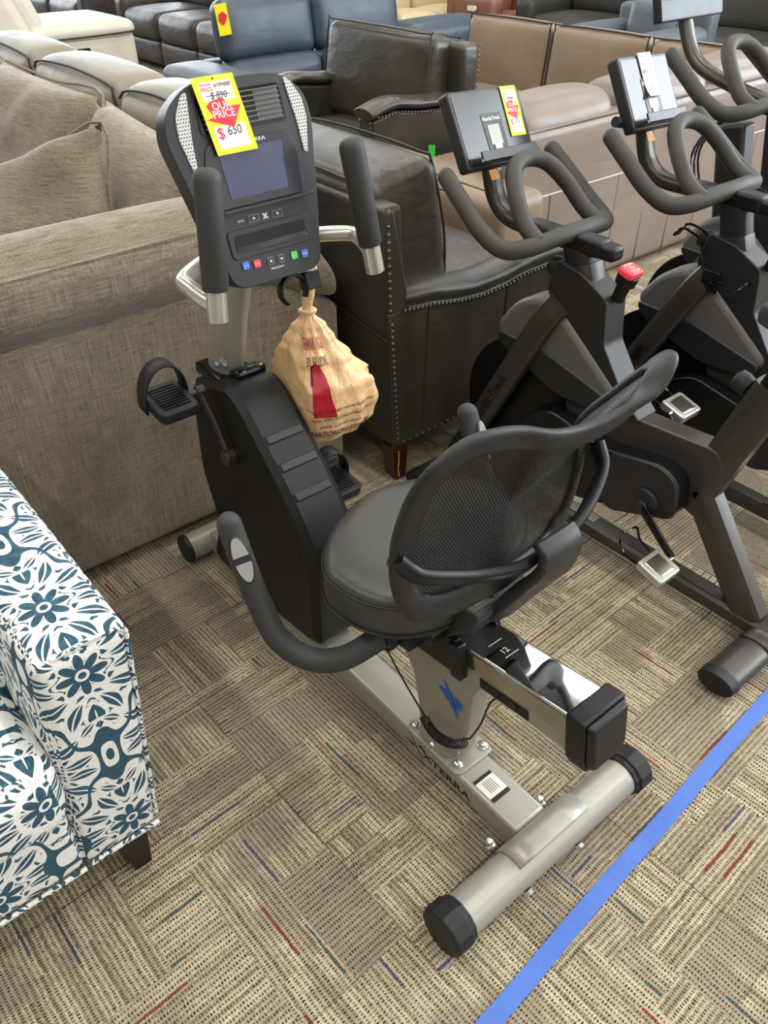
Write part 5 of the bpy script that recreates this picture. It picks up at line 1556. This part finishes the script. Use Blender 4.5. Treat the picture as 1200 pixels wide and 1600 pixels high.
# ---- sofa rows in the far background
def row_sofa(label, x0, x1, y0, y1, face, mt, seat=.48, back=.95, n=3, cat='sofa', name='leather_sofa', group=None, arms=True, ah=.62):
    """face '-x' or '-y': the side the seat opens to"""
    t = thing(name, label, cat, ((x0 + x1) / 2, (y0 + y1) / 2, 0), group)
    aw = .22 if arms else 0
    if face == '-x':
        B().slab((x0 + .04, y0, .04), (x1, y1, .30), .03, 8).build('base', mt, t)
        for i in range(n):
            a = y0 + aw + (y1 - y0 - 2 * aw) * i / n
            b = y0 + aw + (y1 - y0 - 2 * aw) * (i + 1) / n
            s = B().slab((x0, a + .006, .26), (x1 - .30, b - .006, seat), .07, 10, (.03, 0, .03)).build('seat_cushion', mt, t, ang=80)
            B().slab((x1 - .40, a + .006, seat - .05), (x1 - .12, b - .006, back), .09, 10, (.03, 0, .02), rot=Matrix.Rotation(math.radians(9), 3, 'Y'), piv=(x1 - .25, a, seat)).build('back_cushion', mt, t, ang=80)
            B().slab((x0 + .005, a + .01, .06), (x0 + .06, b - .01, .27), .02, 8, (.012, 0, 0)).build('footrest', mt, t)
        B().slab((x1 - .16, y0, .04), (x1, y1, back - .06), .05, 8).build('backrest', mt, t)
        if arms:
            for a in (y0, y1 - aw):
                B().slab((x0 + .01, a, .04), (x1 - .1, a + aw, ah), .07, 10, (.01, 0, .015)).build('arm', mt, t, ang=80)
    else:
        B().slab((x0, y0 + .04, .04), (x1, y1, .30), .03, 8).build('base', mt, t)
        for i in range(n):
            a = x0 + aw + (x1 - x0 - 2 * aw) * i / n
            b = x0 + aw + (x1 - x0 - 2 * aw) * (i + 1) / n
            B().slab((a + .006, y0, .26), (b - .006, y1 - .30, seat), .07, 10, (0, .03, .03)).build('seat_cushion', mt, t, ang=80)
            B().slab((a + .006, y1 - .38, seat - .05), (b - .006, y1 - .12, back), .08, 10, (0, .03, .02)).build('back_cushion', mt, t, ang=80)
        B().slab((x0, y1 - .16, .04), (x1, y1, back - .06), .05, 8).build('backrest', mt, t)
        if arms:
            for a in (x0, x1 - aw):
                B().slab((a, y0 + .01, .04), (a + aw, y1 - .1, ah), .07, 10, (0, 0, .015)).build('arm', mt, t, ang=80)
    return t
ds = row_sofa('dark brown tufted leather reclining sofa, between the white recliner and the blue sofa', 4.30, 5.35, 6.35, 9.85, '-x', 'leather_dark', .52, 1.0, 4)
row_sofa('dark brown leather sofa end beyond the white recliner, at the top left', 4.15, 5.2, 10.3, 12.4, '-x', 'leather_dark', .50, .98, 2)

# blue sofa with adjustable headrests
bl = thing('blue_leather_sofa', 'slate blue leather sofa with raised headrests, above the recumbent bike console', 'sofa', (4.3, 5.9, 0))
for x0, x1 in ((3.29, 4.08), (4.10, 4.91)):
    B().slab((x0, 5.75, .545), (x1, 5.93, .93), .07, 12, (.01, .03, .01), rot=Matrix.Rotation(math.radians(-8), 3, 'X'), piv=(x0, 5.86, .545)).build('headrest', 'leather_blue', bl, ang=80)
    B().slab((x0, 5.67, .30), (x1, 5.95, .565), .08, 12, (.0, .04, .01)).build('back_cushion', 'leather_blue', bl, ang=80)
    B().slab((x0, 4.95, .12), (x1, 5.70, .36), .08, 12, (0, .02, .03)).build('seat_cushion', 'leather_blue', bl, ang=80)
B().slab((3.22, 5.0, .04), (5.85, 6.02, .16), .03, 8).build('base', 'leather_blue', bl)
B().slab((3.22, 5.90, .05), (4.94, 6.05, .56), .04, 8).build('backrest', 'leather_blue', bl)
B().slab((2.88, 4.95, .04), (3.25, 6.02, .565), .07, 10, (0, 0, .02)).build('arm', 'leather_slate', bl, ang=80)
B().slab((4.95, 5.69, .24), (5.87, 6.08, .645), .09, 10, (0, 0, .02)).build('low_back', 'leather_blue', bl, ang=80)
o = B().box((3.275, 5.73, .83), (.085, .001, .19), (V((.9, -.35, .12)), V((.35, .9, 0)), V((-.12, 0, 1)))).build('price_tag', 'yellow', smooth=False, org=(3.275, 5.73, .83))
tag(o, 'yellow sale card hanging on the corner of the blue sofa headrest', 'price tag')
B().prism([(-.03, .022), (0, .04), (.03, .014), (.022, -.012), (0, -.045), (-.03, -.01)], (3.275, 5.725, .84), V((.93, -.35, .1)).normalized(), Z_, V((-.35, -.93, 0)).normalized(), 0.0, .002).build('red_arrow', 'red', o, smooth=False)

row_sofa('slate grey sofa seen from behind, its tall back above the tan cushions', 5.9, 6.9, 4.15, 5.05, '-x', 'leather_slate', .40, .80, 1, name='grey_sofa')
row_sofa('charcoal sofa row along the top right, behind the slate grey sofa', 7.2, 8.2, 3.0, 6.7, '-x', 'leather_black', .48, .98, 4, name='charcoal_sofa')
row_sofa('mossy brown tufted sofa at the top right corner', 6.3, 7.3, .9, 2.7, '-x', 'leather_moss', .52, .92, 2, name='brown_sofa')
row_sofa('cream leather loveseat far away at the top centre', 6.3, 7.9, 7.65, 8.5, '-y', 'leather_cream', .42, .85, 2, name='cream_loveseat')
rr3 = row_sofa('rust brown leather recliner beside the cream loveseat, top centre', 7.05, 7.95, 6.85, 7.55, '-y', 'leather_rust', .42, .85, 1, 'recliner', 'rust_recliner')
B().prism(round_poly([(-.06, -.022), (.06, -.022), (.06, .022), (-.06, .022)], .018), (7.04, 7.12, .5), -Y_, Z_, -X_, 0, .02).build('control_panel', 'white', rr3)
